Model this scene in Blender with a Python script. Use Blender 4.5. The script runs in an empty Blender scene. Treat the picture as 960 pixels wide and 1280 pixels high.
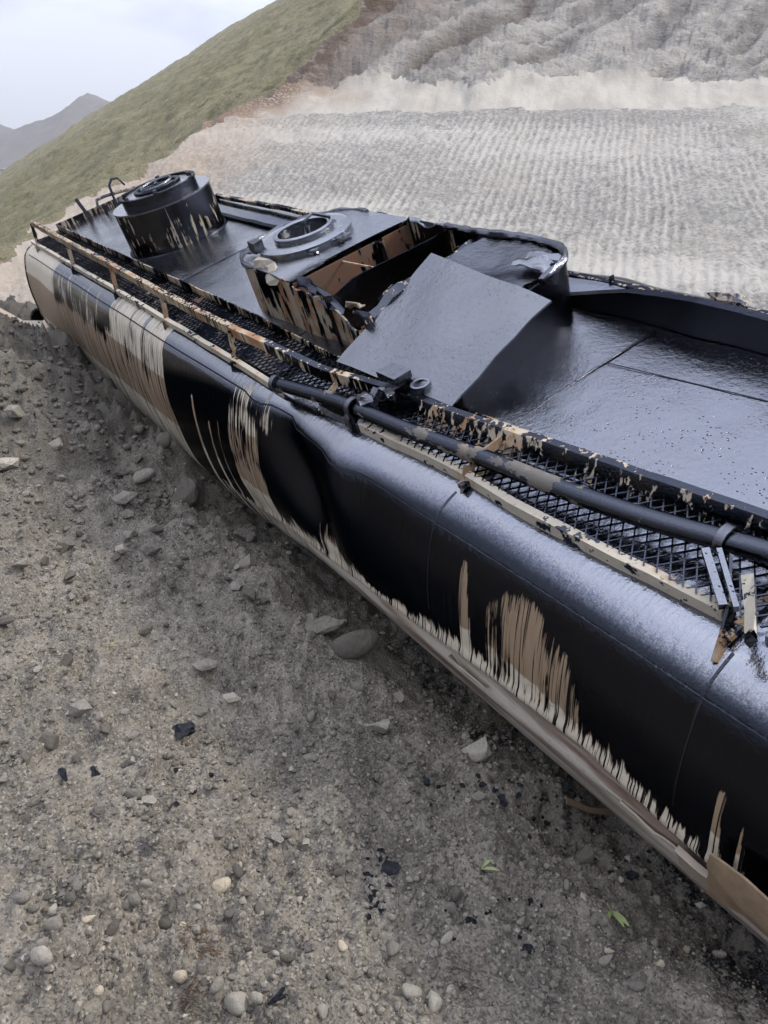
import bpy, bmesh, math, random
import numpy as np
from mathutils import Vector, Matrix
random.seed(7); RNG = np.random.default_rng(11)
sc = bpy.context.scene
COL = sc.collection
R = math.radians

# ------------------------------------------------------------------ camera, sky, sun, exposure
CZ = 2.6                                   # height of the camera above the dirt at the tank
PITCH = 25.0
FPX, PW, PH = 961.0, 960.0, 1280.0
cam = bpy.data.cameras.new('camera'); cam.sensor_fit = 'HORIZONTAL'; cam.sensor_width = 36.0
cam.lens = 36.0 * FPX / PW; cam.clip_start = 0.05; cam.clip_end = 6000
camo = bpy.data.objects.new('camera', cam); COL.objects.link(camo)
camo.location = (0, 0, CZ); camo.rotation_euler = (R(90 - PITCH), 0, 0)
sc.camera = camo

SUN_EL, SUN_AZ = 46.0, 84.0                # azimuth clockwise from +y
sd = Vector((math.sin(R(SUN_AZ)) * math.cos(R(SUN_EL)), math.cos(R(SUN_AZ)) * math.cos(R(SUN_EL)), math.sin(R(SUN_EL))))
sun = bpy.data.lights.new('sun', 'SUN'); sun.energy = 1.5; sun.angle = R(10); sun.color = (1.0, 0.93, 0.84)
suno = bpy.data.objects.new('sun', sun); COL.objects.link(suno)
suno.rotation_euler = sd.to_track_quat('Z', 'Y').to_euler(); suno.location = (6, 6, 30)

world = bpy.data.worlds.new('World'); sc.world = world; world.use_nodes = True
nt = world.node_tree; nt.nodes.clear()
def N(t, typ, **kw):
    n = t.nodes.new(typ)
    for k, v in kw.items(): setattr(n, k, v)
    return n
wo = N(nt, 'ShaderNodeOutputWorld'); bg = N(nt, 'ShaderNodeBackground'); bg.inputs['Strength'].default_value = 0.06
sky = N(nt, 'ShaderNodeTexSky'); sky.sky_type = 'NISHITA'; sky.sun_disc = False
sky.sun_elevation = R(SUN_EL); sky.sun_rotation = R(SUN_AZ); sky.air_density = 1.0; sky.dust_density = 1.5
tc = N(nt, 'ShaderNodeTexCoord'); mp = N(nt, 'ShaderNodeMapping'); mp.inputs['Scale'].default_value = (1.6, 1.6, 4.5)
cn = N(nt, 'ShaderNodeTexNoise'); cn.inputs['Scale'].default_value = 1.7; cn.inputs['Detail'].default_value = 7; cn.inputs['Roughness'].default_value = 0.55
cr = N(nt, 'ShaderNodeValToRGB'); e = cr.color_ramp.elements
e[0].position = 0.40; e[0].color = (3.1, 3.55, 5.1, 1); e[1].position = 0.58; e[1].color = (7.2, 7.5, 8.3, 1)
cm = N(nt, 'ShaderNodeMixRGB'); cm.inputs['Fac'].default_value = 0.93
nt.links.new(tc.outputs['Generated'], mp.inputs['Vector']); nt.links.new(mp.outputs['Vector'], cn.inputs['Vector'])
nt.links.new(cn.outputs['Fac'], cr.inputs['Fac']); nt.links.new(sky.outputs['Color'], cm.inputs['Color1'])
# overcast sky: the cloud layer grows smoothly brighter from the horizon to the zenith
sx = N(nt, 'ShaderNodeSeparateXYZ'); zz = N(nt, 'ShaderNodeMapRange'); zz.inputs['From Min'].default_value = 0.0; zz.inputs['From Max'].default_value = 1.0
zz.inputs['To Min'].default_value = 0.54; zz.inputs['To Max'].default_value = 3.0
vm = N(nt, 'ShaderNodeVectorMath', operation='SCALE')
nt.links.new(tc.outputs['Generated'], sx.inputs[0]); nt.links.new(sx.outputs['Z'], zz.inputs['Value']); nt.links.new(zz.outputs['Result'], vm.inputs['Scale'])
nt.links.new(cr.outputs['Color'], vm.inputs[0]); nt.links.new(vm.outputs['Vector'], cm.inputs['Color2']); nt.links.new(cm.outputs['Color'], bg.inputs['Color'])
nt.links.new(bg.outputs['Background'], wo.inputs['Surface'])
sc.view_settings.view_transform = 'Standard'; sc.view_settings.look = 'None'
sc.view_settings.exposure = 1.38; sc.view_settings.gamma = 1.0
sc.cycles.max_bounces = 6; sc.cycles.volume_bounces = 0; sc.cycles.use_denoising = True

# ------------------------------------------------------------------ numpy noise
def _h(ix, iy, s):
    n = (ix.astype(np.int64) * 374761393 + iy.astype(np.int64) * 668265263 + s * 1442695041) & 0xffffffff
    n = ((n ^ (n >> 13)) * 1274126177) & 0xffffffff
    n = ((n ^ (n >> 16)) * 2246822519) & 0xffffffff
    return ((n ^ (n >> 15)) & 0xffffff) / float(0xffffff)
def vnoise(x, y, s=0):
    x = np.asarray(x, float); y = np.asarray(y, float)
    ix = np.floor(x); iy = np.floor(y); fx = x - ix; fy = y - iy
    fx = fx * fx * fx * (fx * (fx * 6 - 15) + 10); fy = fy * fy * fy * (fy * (fy * 6 - 15) + 10)
    a = _h(ix, iy, s); b = _h(ix + 1, iy, s); c = _h(ix, iy + 1, s); d = _h(ix + 1, iy + 1, s)
    return (a * (1 - fx) + b * fx) * (1 - fy) + (c * (1 - fx) + d * fx) * fy
def fbm(x, y, o=5, s=0, g=0.5):
    t = 0; a = 1.0; n = 0
    for i in range(o):
        t = t + a * (vnoise(x, y, s + i * 17) - 0.5); n += a; a *= g
        x, y = x * 1.87 + y * 0.71 + 3.1, y * 1.87 - x * 0.71 + 7.7
    return t / n * 2
def ridge(x, y, o=4, s=0):
    t = 0; a = 1.0; n = 0
    for i in range(o):
        t = t + a * (1 - 2 * np.abs(vnoise(x, y, s + i * 13) - 0.5)); n += a; a *= 0.5
        x, y = x * 1.8 + y * 0.8 + 1.7, y * 1.8 - x * 0.8 + 5.3
    return t / n
def sstep(a, b, x):
    t = np.clip((x - a) / (b - a), 0, 1); return t * t * (3 - 2 * t)

# ------------------------------------------------------------------ tank frame (u along the tank, v across, w up)
K = 0.8
_c = np.array([-242 - 480, 640 - 140, -961.]) / 961.; Uc = _c / np.linalg.norm(_c)
_a, _b = math.cos(R(33.5)), math.sin(R(33.5))
Vc = np.array([_a, _b, (Uc[0] * _a + Uc[1] * _b) / (-Uc[2])]); Vc /= np.linalg.norm(Vc)
Wc = np.cross(Vc, Uc); Oc = np.array([80 / 961., 125 / 961., -1.]) * 4.6 * K
_p = R(PITCH)
C2W = np.array([[1, 0, 0], [0, math.sin(_p), -math.cos(_p)], [0, math.cos(_p), math.sin(_p)]])
Uw, Vw, Ww = C2W @ Uc, C2W @ Vc, C2W @ Wc
Ow = C2W @ Oc + np.array([0, 0, CZ])
def tank_world(u, v, w): return Ow + K * (u * Uw + v * Vw + w * Ww)

# ------------------------------------------------------------------ object helpers
def tag(o, label=None, cat=None, group=None, kind=None):
    if label: o['label'] = label
    if cat: o['category'] = cat
    if group: o['group'] = group
    if kind: o['kind'] = kind
    return o
def link(o, parent=None):
    COL.objects.link(o)
    if parent is not None: o.parent = parent
    return o
def empty(name, loc=(0, 0, 0)):
    o = bpy.data.objects.new(name, None); o.location = loc; o.empty_display_size = 0.1
    return link(o)
def np_mesh(name, verts, faces, smooth=True):
    """verts (n,3), faces (m,3|4) numpy -> mesh"""
    me = bpy.data.meshes.new(name); n, m, k = len(verts), len(faces), faces.shape[1]
    me.vertices.add(n); me.vertices.foreach_set('co', np.ascontiguousarray(verts, np.float32).ravel())
    me.loops.add(m * k); me.loops.foreach_set('vertex_index', np.ascontiguousarray(faces, np.int32).ravel())
    me.polygons.add(m); me.polygons.foreach_set('loop_start', np.arange(0, m * k, k, dtype=np.int32))
    me.polygons.foreach_set('loop_total', np.full(m, k, np.int32))
    me.polygons.foreach_set('use_smooth', np.full(m, smooth, bool))
    me.update(calc_edges=True); return me
def add_attr(me, name, vals):
    a = me.attributes.new(name, 'FLOAT', 'POINT'); a.data.foreach_set('value', np.ascontiguousarray(vals, np.float32))
def grid_faces(r, c):
    i = np.arange(r * c).reshape(r, c)
    return np.stack([i[:-1, :-1], i[:-1, 1:], i[1:, 1:], i[1:, :-1]], -1).reshape(-1, 4)
def catmull(pts, n):
    P = np.array(pts, float); d = np.r_[0, np.cumsum(np.linalg.norm(np.diff(P, axis=0), axis=1))]
    t = np.linspace(0, d[-1], n); out = np.empty((n, P.shape[1]))
    for j in range(P.shape[1]):
        m = np.gradient(P[:, j], d); i = np.clip(np.searchsorted(d, t, 'right') - 1, 0, len(P) - 2)
        h = d[i + 1] - d[i]; s = (t - d[i]) / h
        out[:, j] = ((2 * s**3 - 3 * s**2 + 1) * P[i, j] + (s**3 - 2 * s**2 + s) * h * m[i] + (-2 * s**3 + 3 * s**2) * P[i + 1, j] + (s**3 - s**2) * h * m[i + 1])
    return out

class MB:
    """collects shapes in tank coordinates (u,v,w) or plain xyz and links them as ONE mesh object"""
    def __init__(self): self.bm = bmesh.new()
    def _loft(self, rings, cap=True, closed=True):
        bm = self.bm; vs = [[bm.verts.new(p) for p in r] for r in rings]; k = len(rings[0])
        for a, b in zip(vs, vs[1:]):
            for i in range(k if closed else k - 1):
                j = (i + 1) % k; bm.faces.new((a[i], a[j], b[j], b[i]))
        if cap and closed:
            bm.faces.new(vs[0]); bm.faces.new(list(reversed(vs[-1])))
        return self
    def ext(self, path, section):
        """sweep a (v,w) section along a path that runs along u"""
        return self._loft([[(u, v + a, w + b) for a, b in section] for u, v, w in path])
    def tube(self, path, r, n=8, cap=True):
        P = [Vector(p) for p in path]; rings = []; ref = None
        for i, p in enumerate(P):
            d = (P[min(i + 1, len(P) - 1)] - P[max(i - 1, 0)]).normalized()
            if ref is None: ref = d.orthogonal().normalized()
            ref = (ref - d * ref.dot(d)).normalized(); s = d.cross(ref)
            rr = r[i] if isinstance(r, (list, tuple)) else r
            rings.append([p + (ref * math.cos(2 * math.pi * k / n) + s * math.sin(2 * math.pi * k / n)) * rr for k in range(n)])
        return self._loft(rings, cap)
    def bar(self, a, b, sx, sy, up=(0, 0, 1), twist=0.0):
        a = Vector(a); b = Vector(b); d = (b - a).normalized(); s = d.cross(Vector(up))
        s = s.normalized() if s.length > 1e-4 else d.orthogonal().normalized(); t = s.cross(d)
        rings = []
        for k, p in enumerate((a, (a + b) / 2, b)):
            c, q = math.cos(twist * k / 2), math.sin(twist * k / 2); s2 = s * c + t * q; t2 = t * c - s * q
            rings.append([p + s2 * sx / 2 * i + t2 * sy / 2 * j for i, j in ((-1, -1), (1, -1), (1, 1), (-1, 1))])
        return self._loft(rings)
    def box(self, lo, hi):
        (a, b, c), (d, e_, f) = lo, hi
        return self._loft([[(x, b, c), (x, e_, c), (x, e_, f), (x, b, f)] for x in (a, d)])
    def ring(self, c, prof, n=40, axis=2, a0=0.0, a1=2 * math.pi):
        """lathe of a closed (radius, height) profile round an axis through c (w axis)"""
        full = abs(a1 - a0 - 2 * math.pi) < 1e-6; m = n if full else n + 1; rings = []
        for k in range(m):
            t = a0 + (a1 - a0) * k / n
            rings.append([(c[0] + r * math.cos(t), c[1] + r * math.sin(t), c[2] + h) for r, h in prof])
        if full:
            bm = self.bm; vs = [[bm.verts.new(p) for p in r] for r in rings]; q = len(prof)
            for i in range(m):
                A, B = vs[i], vs[(i + 1) % m]
                for j in range(q): bm.faces.new((A[j], A[(j + 1) % q], B[(j + 1) % q], B[j]))
            return self
        return self._loft(rings)
    def sheet(self, grid, th=0.012):
        """solid sheet from a grid of points"""
        G = [[Vector(p) for p in row] for row in grid]; r, c = len(G), len(G[0]); bm = self.bm
        nr = [[None] * c for _ in range(r)]
        for i in range(r):
            for j in range(c):
                du = G[min(i + 1, r - 1)][j] - G[max(i - 1, 0)][j]; dv = G[i][min(j + 1, c - 1)] - G[i][max(j - 1, 0)]
                nn = du.cross(dv); nr[i][j] = nn.normalized() if nn.length > 1e-9 else Vector((0, 0, 1))
        A = [[bm.verts.new(G[i][j] + nr[i][j] * th / 2) for j in range(c)] for i in range(r)]
        B = [[bm.verts.new(G[i][j] - nr[i][j] * th / 2) for j in range(c)] for i in range(r)]
        for i in range(r - 1):
            for j in range(c - 1):
                bm.faces.new((A[i][j], A[i + 1][j], A[i + 1][j + 1], A[i][j + 1])); bm.faces.new((B[i][j], B[i][j + 1], B[i + 1][j + 1], B[i + 1][j]))
        for j in range(c - 1):
            bm.faces.new((A[0][j], A[0][j + 1], B[0][j + 1], B[0][j])); bm.faces.new((A[-1][j + 1], A[-1][j], B[-1][j], B[-1][j + 1]))
        for i in range(r - 1):
            bm.faces.new((A[i + 1][0], A[i][0], B[i][0], B[i + 1][0])); bm.faces.new((A[i][-1], A[i + 1][-1], B[i + 1][-1], B[i][-1]))
        return self
    def blob(self, c, r, seed=0, sub=2, rough=0.25):
        ret = bmesh.ops.create_icosphere(self.bm, subdivisions=sub, radius=1.0)
        rn = random.Random(seed); ph = [rn.uniform(0, 6) for _ in range(6)]
        for v in ret['verts']:
            x, y, z = v.co; k = 1 + rough * (math.sin(3 * x + ph[0]) * math.sin(4 * y + ph[1]) + 0.5 * math.sin(7 * z + ph[2] + 2 * x) + 0.3 * math.sin(9 * y + ph[3]))
            v.co = Vector((c[0] + x * r[0] * k, c[1] + y * r[1] * k, c[2] + z * r[2] * k))
        return self
    def jitter(self, amp, seed=0):
        rn = random.Random(seed)
        for v in self.bm.verts: v.co += Vector((rn.uniform(-amp, amp), rn.uniform(-amp, amp), rn.uniform(-amp, amp)))
        return self
    def bend(self, f):
        for v in self.bm.verts: v.co = Vector(f(*v.co))
        return self
    def build(self, name, mat, parent=None, smooth=False, bevel=0.0, tank=True):
        bm = self.bm
        if bevel:
            bmesh.ops.bevel(bm, geom=[x for x in bm.edges if len(x.link_faces) == 2 and x.calc_face_angle(0) > 0.6], offset=bevel, segments=2, affect='EDGES', profile=0.5)
        if tank:
            for v in bm.verts: v.co = Vector((-v.co.x * K, v.co.y * K, v.co.z * K))
        bmesh.ops.recalc_face_normals(bm, faces=bm.faces[:])
        me = bpy.data.meshes.new(name); bm.to_mesh(me); bm.free()
        if smooth:
            me.polygons.foreach_set('use_smooth', [True] * len(me.polygons))
            me.set_sharp_from_angle(angle=R(38))
        me.materials.append(mat)
        return link(bpy.data.objects.new(name, me), parent)

# ------------------------------------------------------------------ materials
ALB = (0.66, 0.645, 0.60, 1)
TARM = (0.058, 0.062, 0.075)            # reflectance of the wet film
class NT:
    def __init__(self, name):
        self.m = bpy.data.materials.new(name); self.m.use_nodes = True; self.t = self.m.node_tree
        self.t.nodes.clear(); self.out = self.n('ShaderNodeOutputMaterial'); self.b = self.n('ShaderNodeBsdfPrincipled')
        self.t.links.new(self.b.outputs[0], self.out.inputs['Surface']); self.tc = self.n('ShaderNodeTexCoord')
    def n(self, typ, **kw): return N(self.t, typ, **kw)
    def put(self, sock, v):
        if isinstance(v, bpy.types.NodeSocket): self.t.links.new(v, sock)
        elif isinstance(v, (tuple, list)) and len(v) == 3 and sock.type == 'RGBA': sock.default_value = (*v, 1)
        else: sock.default_value = v
    def math(self, op, a, b=None, clamp=False):
        n = self.n('ShaderNodeMath', operation=op); n.use_clamp = clamp; self.put(n.inputs[0], a)
        if b is not None: self.put(n.inputs[1], b)
        return n.outputs[0]
    def mix(self, f, a, b):
        n = self.n('ShaderNodeMix', data_type='RGBA'); self.put(n.inputs[0], f); self.put(n.inputs[6], a); self.put(n.inputs[7], b); return n.outputs[2]
    def mixf(self, f, a, b):
        n = self.n('ShaderNodeMix', data_type='FLOAT'); self.put(n.inputs[0], f); self.put(n.inputs[2], a); self.put(n.inputs[3], b); return n.outputs[0]
    def vec(self, scale=(1, 1, 1), rot=(0, 0, 0), src='Object', loc=(0, 0, 0)):
        n = self.n('ShaderNodeMapping'); n.inputs['Scale'].default_value = scale; n.inputs['Rotation'].default_value = rot; n.inputs['Location'].default_value = loc
        self.t.links.new(self.tc.outputs[src], n.inputs['Vector']); return n.outputs[0]
    def noise(self, scale, detail=4, rough=0.55, vec=None, dist=0.0, color=False):
        n = self.n('ShaderNodeTexNoise'); n.inputs['Scale'].default_value = scale; n.inputs['Detail'].default_value = detail
        n.inputs['Roughness'].default_value = rough; n.inputs['Distortion'].default_value = dist
        self.t.links.new(vec if vec is not None else self.tc.outputs['Object'], n.inputs['Vector']); return n.outputs[1 if color else 0]
    def voro(self, scale, vec=None, feature='F1', out=0):
        n = self.n('ShaderNodeTexVoronoi', feature=feature); n.inputs['Scale'].default_value = scale
        self.t.links.new(vec if vec is not None else self.tc.outputs['Object'], n.inputs['Vector']); return n.outputs[out]
    def ss(self, v, a, b, lo=0.0, hi=1.0):
        n = self.n('ShaderNodeMapRange', interpolation_type='SMOOTHSTEP'); self.put(n.inputs[0], v)
        n.inputs[1].default_value = a; n.inputs[2].default_value = b; n.inputs[3].default_value = lo; n.inputs[4].default_value = hi; return n.outputs[0]
    def attr(self, name): return self.n('ShaderNodeAttribute', attribute_name=name).outputs['Fac']
    def bump(self, h, strength=0.5, dist=0.01, normal=None):
        n = self.n('ShaderNodeBump'); self.put(n.inputs['Strength'], strength); n.inputs['Distance'].default_value = dist
        self.put(n.inputs['Height'], h)
        if normal is not None: self.t.links.new(normal, n.inputs['Normal'])
        return n.outputs[0]
    def set(self, **kw):
        if 'Base_Color' in kw and isinstance(kw['Base_Color'], bpy.types.NodeSocket):
            kw['Base_Color'] = self.tone(kw['Base_Color'])
        for k, v in kw.items(): self.put(self.b.inputs[k.replace('_', ' ')], v)
        return self.m
    def raw(self, **kw):
        for k, v in kw.items(): self.put(self.b.inputs[k.replace('_', ' ')], v)
        return self.m
    def tone(self, c):
        """one albedo level for every mineral and painted surface"""
        n = self.n('ShaderNodeMix', data_type='RGBA', blend_type='MULTIPLY'); n.inputs[0].default_value = 1.0
        self.put(n.inputs[6], c); n.inputs[7].default_value = ALB; return n.outputs[2]

TARC = (0.003, 0.0034, 0.005)
def tar_mat(name, grain=0.7, pits=True, refl=(0.128, 0.134, 0.155), rough=0.05, coat=1.0):
    t = NT(name)
    fine = t.noise(120, 3, 0.65); mid = t.noise(34, 4, 0.6); big = t.noise(2.5, 3, 0.5)
    wet = t.ss(t.noise(2.2, 3, 0.55), 0.38, 0.62)                       # pooled and smooth, or thin and grainy
    hh = t.math('MULTIPLY', t.math('ADD', t.math('MULTIPLY', fine, 0.5), mid), t.mixf(wet, 1.0, 0.5))
    if pits:
        sp = t.voro(38, t.vec((1.0, 1.8, 1)))
        p = t.math('MULTIPLY', t.ss(sp, 0.02, 0.20, 1, 0), t.ss(t.noise(6, 4, 0.65), 0.47, 0.54))
        hh = t.math('SUBTRACT', hh, t.math('MULTIPLY', p, 4.0))
    nrm = t.bump(hh, grain, 0.0065)
    nrm = t.bump(big, 0.2, 0.03, nrm)
    return t.set(Base_Color=refl, Roughness=rough, Metallic=1.0, Specular_Tint=(0.35, 0.35, 0.35), Coat_Weight=coat, Coat_IOR=1.8, Coat_Roughness=rough, Coat_Normal=nrm, Normal=nrm)

def streak_mat(name, paint=(0.50, 0.42, 0.31), rust=(0.20, 0.10, 0.045), bare=0.5, sc3=(34, 34, 5), rustiness=0.45, ior=1.8):
    """old cream paint and rust under runs of tar; bare = how much shows"""
    t = NT(name)
    st = t.noise(1.0, 4, 0.6, t.vec(sc3)); patch = t.noise(3.2, 3, 0.55)
    m = t.math('ADD', t.math('MULTIPLY', st, 0.55), t.math('MULTIPLY', patch, 0.45))
    c = 0.5 + (0.5 - bare) * 0.30
    mask = t.ss(m, c - 0.012, c + 0.012)                      # 1 = bare
    r = t.ss(t.noise(6, 5, 0.7, t.vec((1, 1, 0.5))), 0.62 - rustiness * 0.3, 0.70 - rustiness * 0.2)
    pc = t.mix(t.noise(28, 4, 0.7), paint, tuple(x * 0.62 for x in paint)); rc = t.mix(t.noise(40, 4), rust, tuple(x * 1.7 for x in rust))
    base = t.mix(mask, TARM, t.tone(t.mix(r, pc, rc)))
    g = t.noise(110, 3); hh = t.math('ADD', t.math('MULTIPLY', g, 0.4), t.math('MULTIPLY', mask, -0.9))
    return t.raw(Base_Color=base, Roughness=t.mixf(mask, 0.10, 0.6), Metallic=t.math('SUBTRACT', 1.0, mask), Specular_Tint=t.mix(mask, (.35, .35, .35), (1, 1, 1)), Normal=t.bump(hh, 0.8, 0.004))

M = {}
M['tar'] = tar_mat('tar_coating')
M['tar_wall'] = tar_mat('tar_darkened_for_walls', 0.8, False, (0.055, 0.058, 0.07), 0.07, 0.0)  # darker copy of the tar: dark look of upright faces put into reflectance
M['tar_plate'] = tar_mat('tar_on_flat_plate', 0.5, True, (0.125, 0.13, 0.15), 0.13, 0.5)
M['tar_lumpy'] = tar_mat('tar_lumpy', 1.0, False, (0.10, 0.104, 0.12), 0.10, 0.3)
M['tar_ground'] = tar_mat('tar_on_ground', 1.0, False, (0.05, 0.053, 0.062), 0.22, 0.1)
M['toe'] = streak_mat('tarred_toe_board', bare=0.44)
M['rail'] = streak_mat('tarred_cream_rail', (0.55, 0.44, 0.30), (0.24, 0.12, 0.05), 0.55, (42, 42, 5), 0.55)
M['rail_black'] = streak_mat('tarred_rail_mostly_black', (0.62, 0.52, 0.40), (0.30, 0.17, 0.08), 0.31, (34, 34, 4), 0.25)
M['edge'] = streak_mat('tarred_cream_edge', (0.60, 0.54, 0.45), (0.30, 0.2, 0.12), 0.72, (20, 20, 20), 0.15)
M['post'] = streak_mat('rusty_post', (0.40, 0.33, 0.25), (0.17, 0.10, 0.055), 0.5, (16, 16, 9), 0.5)
M['grate'] = streak_mat('tarred_grating', (0.3, 0.22, 0.14), (0.2, 0.1, 0.05), 0.12, (14, 14, 14), 0.6, 1.5)
M['pipe'] = streak_mat('tarred_pipe', (0.16, 0.145, 0.13), (0.2, 0.15, 0.11), 0.32, (9, 14, 14), 0.2)
M['clog'] = streak_mat('clogged_grating_grime', (0.16, 0.15, 0.145), (0.12, 0.09, 0.07), 0.5, (30, 9, 30), 0.25)
M['dome'] = streak_mat('tarred_dome_wall', (0.46, 0.40, 0.31), (0.24, 0.14, 0.07), 0.26, (26, 26, 3), 0.35)
M['dome_rust'] = streak_mat('rusty_dome_wall', (0.40, 0.34, 0.26), (0.20, 0.095, 0.04), 0.60, (22, 22, 3), 0.62)
M['rust_inside'] = streak_mat('rusty_inner_plate', (0.16, 0.10, 0.07), (0.12, 0.055, 0.03), 0.72, (9, 9, 3), 0.8)
def plain(name, col, var=0.35, rough=0.75, scale=14, bs=0.4, bd=0.006):
    t = NT(name); n1 = t.noise(scale, 5, 0.65); n2 = t.noise(scale * 6, 4, 0.6)
    return t.set(Base_Color=t.mix(n1, tuple(x * (1 - var) for x in col), tuple(min(1, x * (1 + var)) for x in col)), Roughness=rough, Normal=t.bump(t.math('ADD', n1, t.math('MULTIPLY', n2, 0.4)), bs, bd))
M['flap'] = plain('torn_dusty_sheet', (0.30, 0.26, 0.21), 0.5, 0.5)
M['brown_sheet'] = plain('torn_brown_sheet', (0.30, 0.215, 0.145), 0.6, 0.35)
M['pale_sheet'] = plain('pale_torn_sheet', (0.42, 0.35, 0.28), 0.3, 0.5)
M['barkrust'] = plain('rusted_strip', (0.20, 0.13, 0.09), 0.4, 0.7)

# tank side: cream paint with a broad brown band, bare where the tar did not run
def shell_mat():
    t = NT('tank_paint_and_tar')
    bare = t.attr('bare'); band = t.attr('band'); scr = t.attr('scrape')
    st = t.noise(1.0, 3, 0.6, t.vec((75, 2.2, 2.2))); st2 = t.noise(1.0, 4, 0.6, t.vec((22, 3, 1.6)))
    s = t.math('ADD', t.math('MULTIPLY', st, 0.62), t.math('MULTIPLY', st2, 0.38))
    s = t.math('ADD', s, t.math('MULTIPLY', t.math('SUBTRACT', t.noise(1.0, 4, 0.6, t.vec((6, 2, 2.5))), 0.5), 0.75))
    lines = t.ss(t.noise(1.0, 2, 0.5, t.vec((120, 2.0, 1.2))), 0.57, 0.62)
    m = t.math('ADD', bare, t.math('MULTIPLY', t.math('SUBTRACT', s, 0.5), 2.6))
    mask = t.math('MULTIPLY', t.math('MULTIPLY', t.ss(m, 0.38, 0.44), t.ss(bare, 0.02, 0.12)), t.math('SUBTRACT', 1.0, t.math('MULTIPLY', lines, t.ss(bare, 0.98, 1.08, 0.92, 0.15))))
    white = t.mix(t.noise(9, 5, 0.7, t.vec((3, 1, 1))), (0.46, 0.39, 0.30), (0.82, 0.75, 0.64))
    brown = t.mix(t.noise(7, 5, 0.7, t.vec((5, 1, 1))), (0.21, 0.14, 0.09), (0.42, 0.31, 0.21))
    be = t.math('ADD', band, t.math('MULTIPLY', t.math('SUBTRACT', t.noise(1.0, 5, 0.7, t.vec((26, 2, 4))), 0.5), 1.3))
    paint = t.mix(t.ss(be, 0.38, 0.66), white, brown)
    inner = t.ss(m, 0.43, 0.60); paint = t.mix(inner, t.mix(t.noise(18, 3), (0.05, 0.03, 0.018), (0.16, 0.095, 0.05)), paint)      # thin brown film where a run ends
    # lower roll: scraped metal, dirty long streaks running along the tank
    ls = t.noise(1.0, 4, 0.55, t.vec((1.3, 13, 13)))
    scol = t.mix(t.ss(ls, 0.28, 0.42), (0.22, 0.135, 0.11), t.mix(t.ss(ls, 0.40, 0.54), (0.42, 0.33, 0.28), (0.82, 0.76, 0.68)))
    bare_col = t.mix(scr, paint, scol)
    dirt = t.noise(30, 4, 0.7)
    bare_col = t.mix(t.ss(dirt, 0.58, 0.72, 0, 0.5), bare_col, (0.22, 0.16, 0.11))
    full = t.math('MAXIMUM', mask, scr)
    fine = t.noise(95, 3, 0.65); mid = t.noise(26, 4, 0.6)
    # sky sheen put into the colour: shoulder reflectance raised, side darkened to near black
    sheen_mask = t.ss(t.math('ADD', t.attr('wet'), t.math('MULTIPLY', t.math('SUBTRACT', t.math('ADD', t.math('MULTIPLY', t.noise(190, 3, 0.7), 0.6), t.math('MULTIPLY', t.noise(80, 4, 0.7), 0.4)), 0.5), 0.95)), 0.22, 0.78)
    base = t.mix(full, t.mix(sheen_mask, (0.034, 0.037, 0.047), (0.185, 0.192, 0.22)), t.tone(bare_col)); run = t.noise(1.0, 3, 0.5, t.vec((36, 4, 3)))
    hh = t.math('ADD', t.math('ADD', t.math('MULTIPLY', fine, 0.30), t.math('MULTIPLY', mid, 0.7)), t.math('ADD', t.math('MULTIPLY', run, 0.8), t.math('MULTIPLY', full, -0.8)))
    return t.raw(Base_Color=base, Roughness=t.mixf(full, 0.06, t.mixf(scr, 0.55, 0.32)), Metallic=t.math('SUBTRACT', 1.0, full), Specular_Tint=t.mix(full, (.35, .35, .35), (1, 1, 1)),
                 Coat_Weight=t.mixf(full, t.mixf(sheen_mask, 0.0, 0.6), t.mixf(scr, 0.0, 0.3)), Coat_Roughness=0.08, Normal=t.bump(hh, 0.8, 0.004))
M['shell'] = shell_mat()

def earth_mat(name, c0, c1, c2, kind=''):
    """c0 dark, c1 mid, c2 pale grains; attribute 'moist' darkens freshly turned soil and carries painted shade beside the tank"""
    t = NT(name)
    g1 = t.noise(170, 3, 0.7); g2 = t.noise(45, 5, 0.65); g3 = t.noise(5, 5, 0.6); vo = t.voro(130, None, 'F1', 1)
    col = t.mix(t.ss(g2, 0.34, 0.66), c0, c1)
    col = t.mix(t.ss(g3, 0.40, 0.66, 0, 0.65), col, t.mix(g1, c1, c2))
    vv = t.n('ShaderNodeSeparateColor'); t.put(vv.inputs[0], vo)
    col = t.mix(t.ss(vv.outputs[0], 0.80, 0.95, 0, 0.75), col, c2)
    col = t.mix(t.ss(vv.outputs[1], 0.84, 0.97, 0, 0.75), col, tuple(x * 0.45 for x in c0))
    mo = t.attr('moist_shade'); col = t.mix(mo, col, t.mix(g2, tuple(x * 0.55 for x in c0), tuple(x * 0.52 for x in c1)))
    oil = t.attr('oil'); om = t.ss(t.math('ADD', oil, t.math('MULTIPLY', t.math('SUBTRACT', t.noise(26, 4, 0.65), 0.5), 1.5)), 0.5, 0.62)
    col = t.mix(om, col, (0.012, 0.012, 0.014))
    h = t.math('ADD', t.math('ADD', t.math('MULTIPLY', g1, 0.45), t.math('MULTIPLY', g2, 1.0)), t.math('MULTIPLY', t.voro(70), -0.8))
    return t.set(Base_Color=col, Roughness=t.mixf(om, 0.95, 0.35), Normal=t.bump(h, 0.9, 0.012))
M['dirt'] = earth_mat('loose_grey_dirt', (0.112, 0.102, 0.09), (0.262, 0.234, 0.198), (0.43, 0.39, 0.335))

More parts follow.
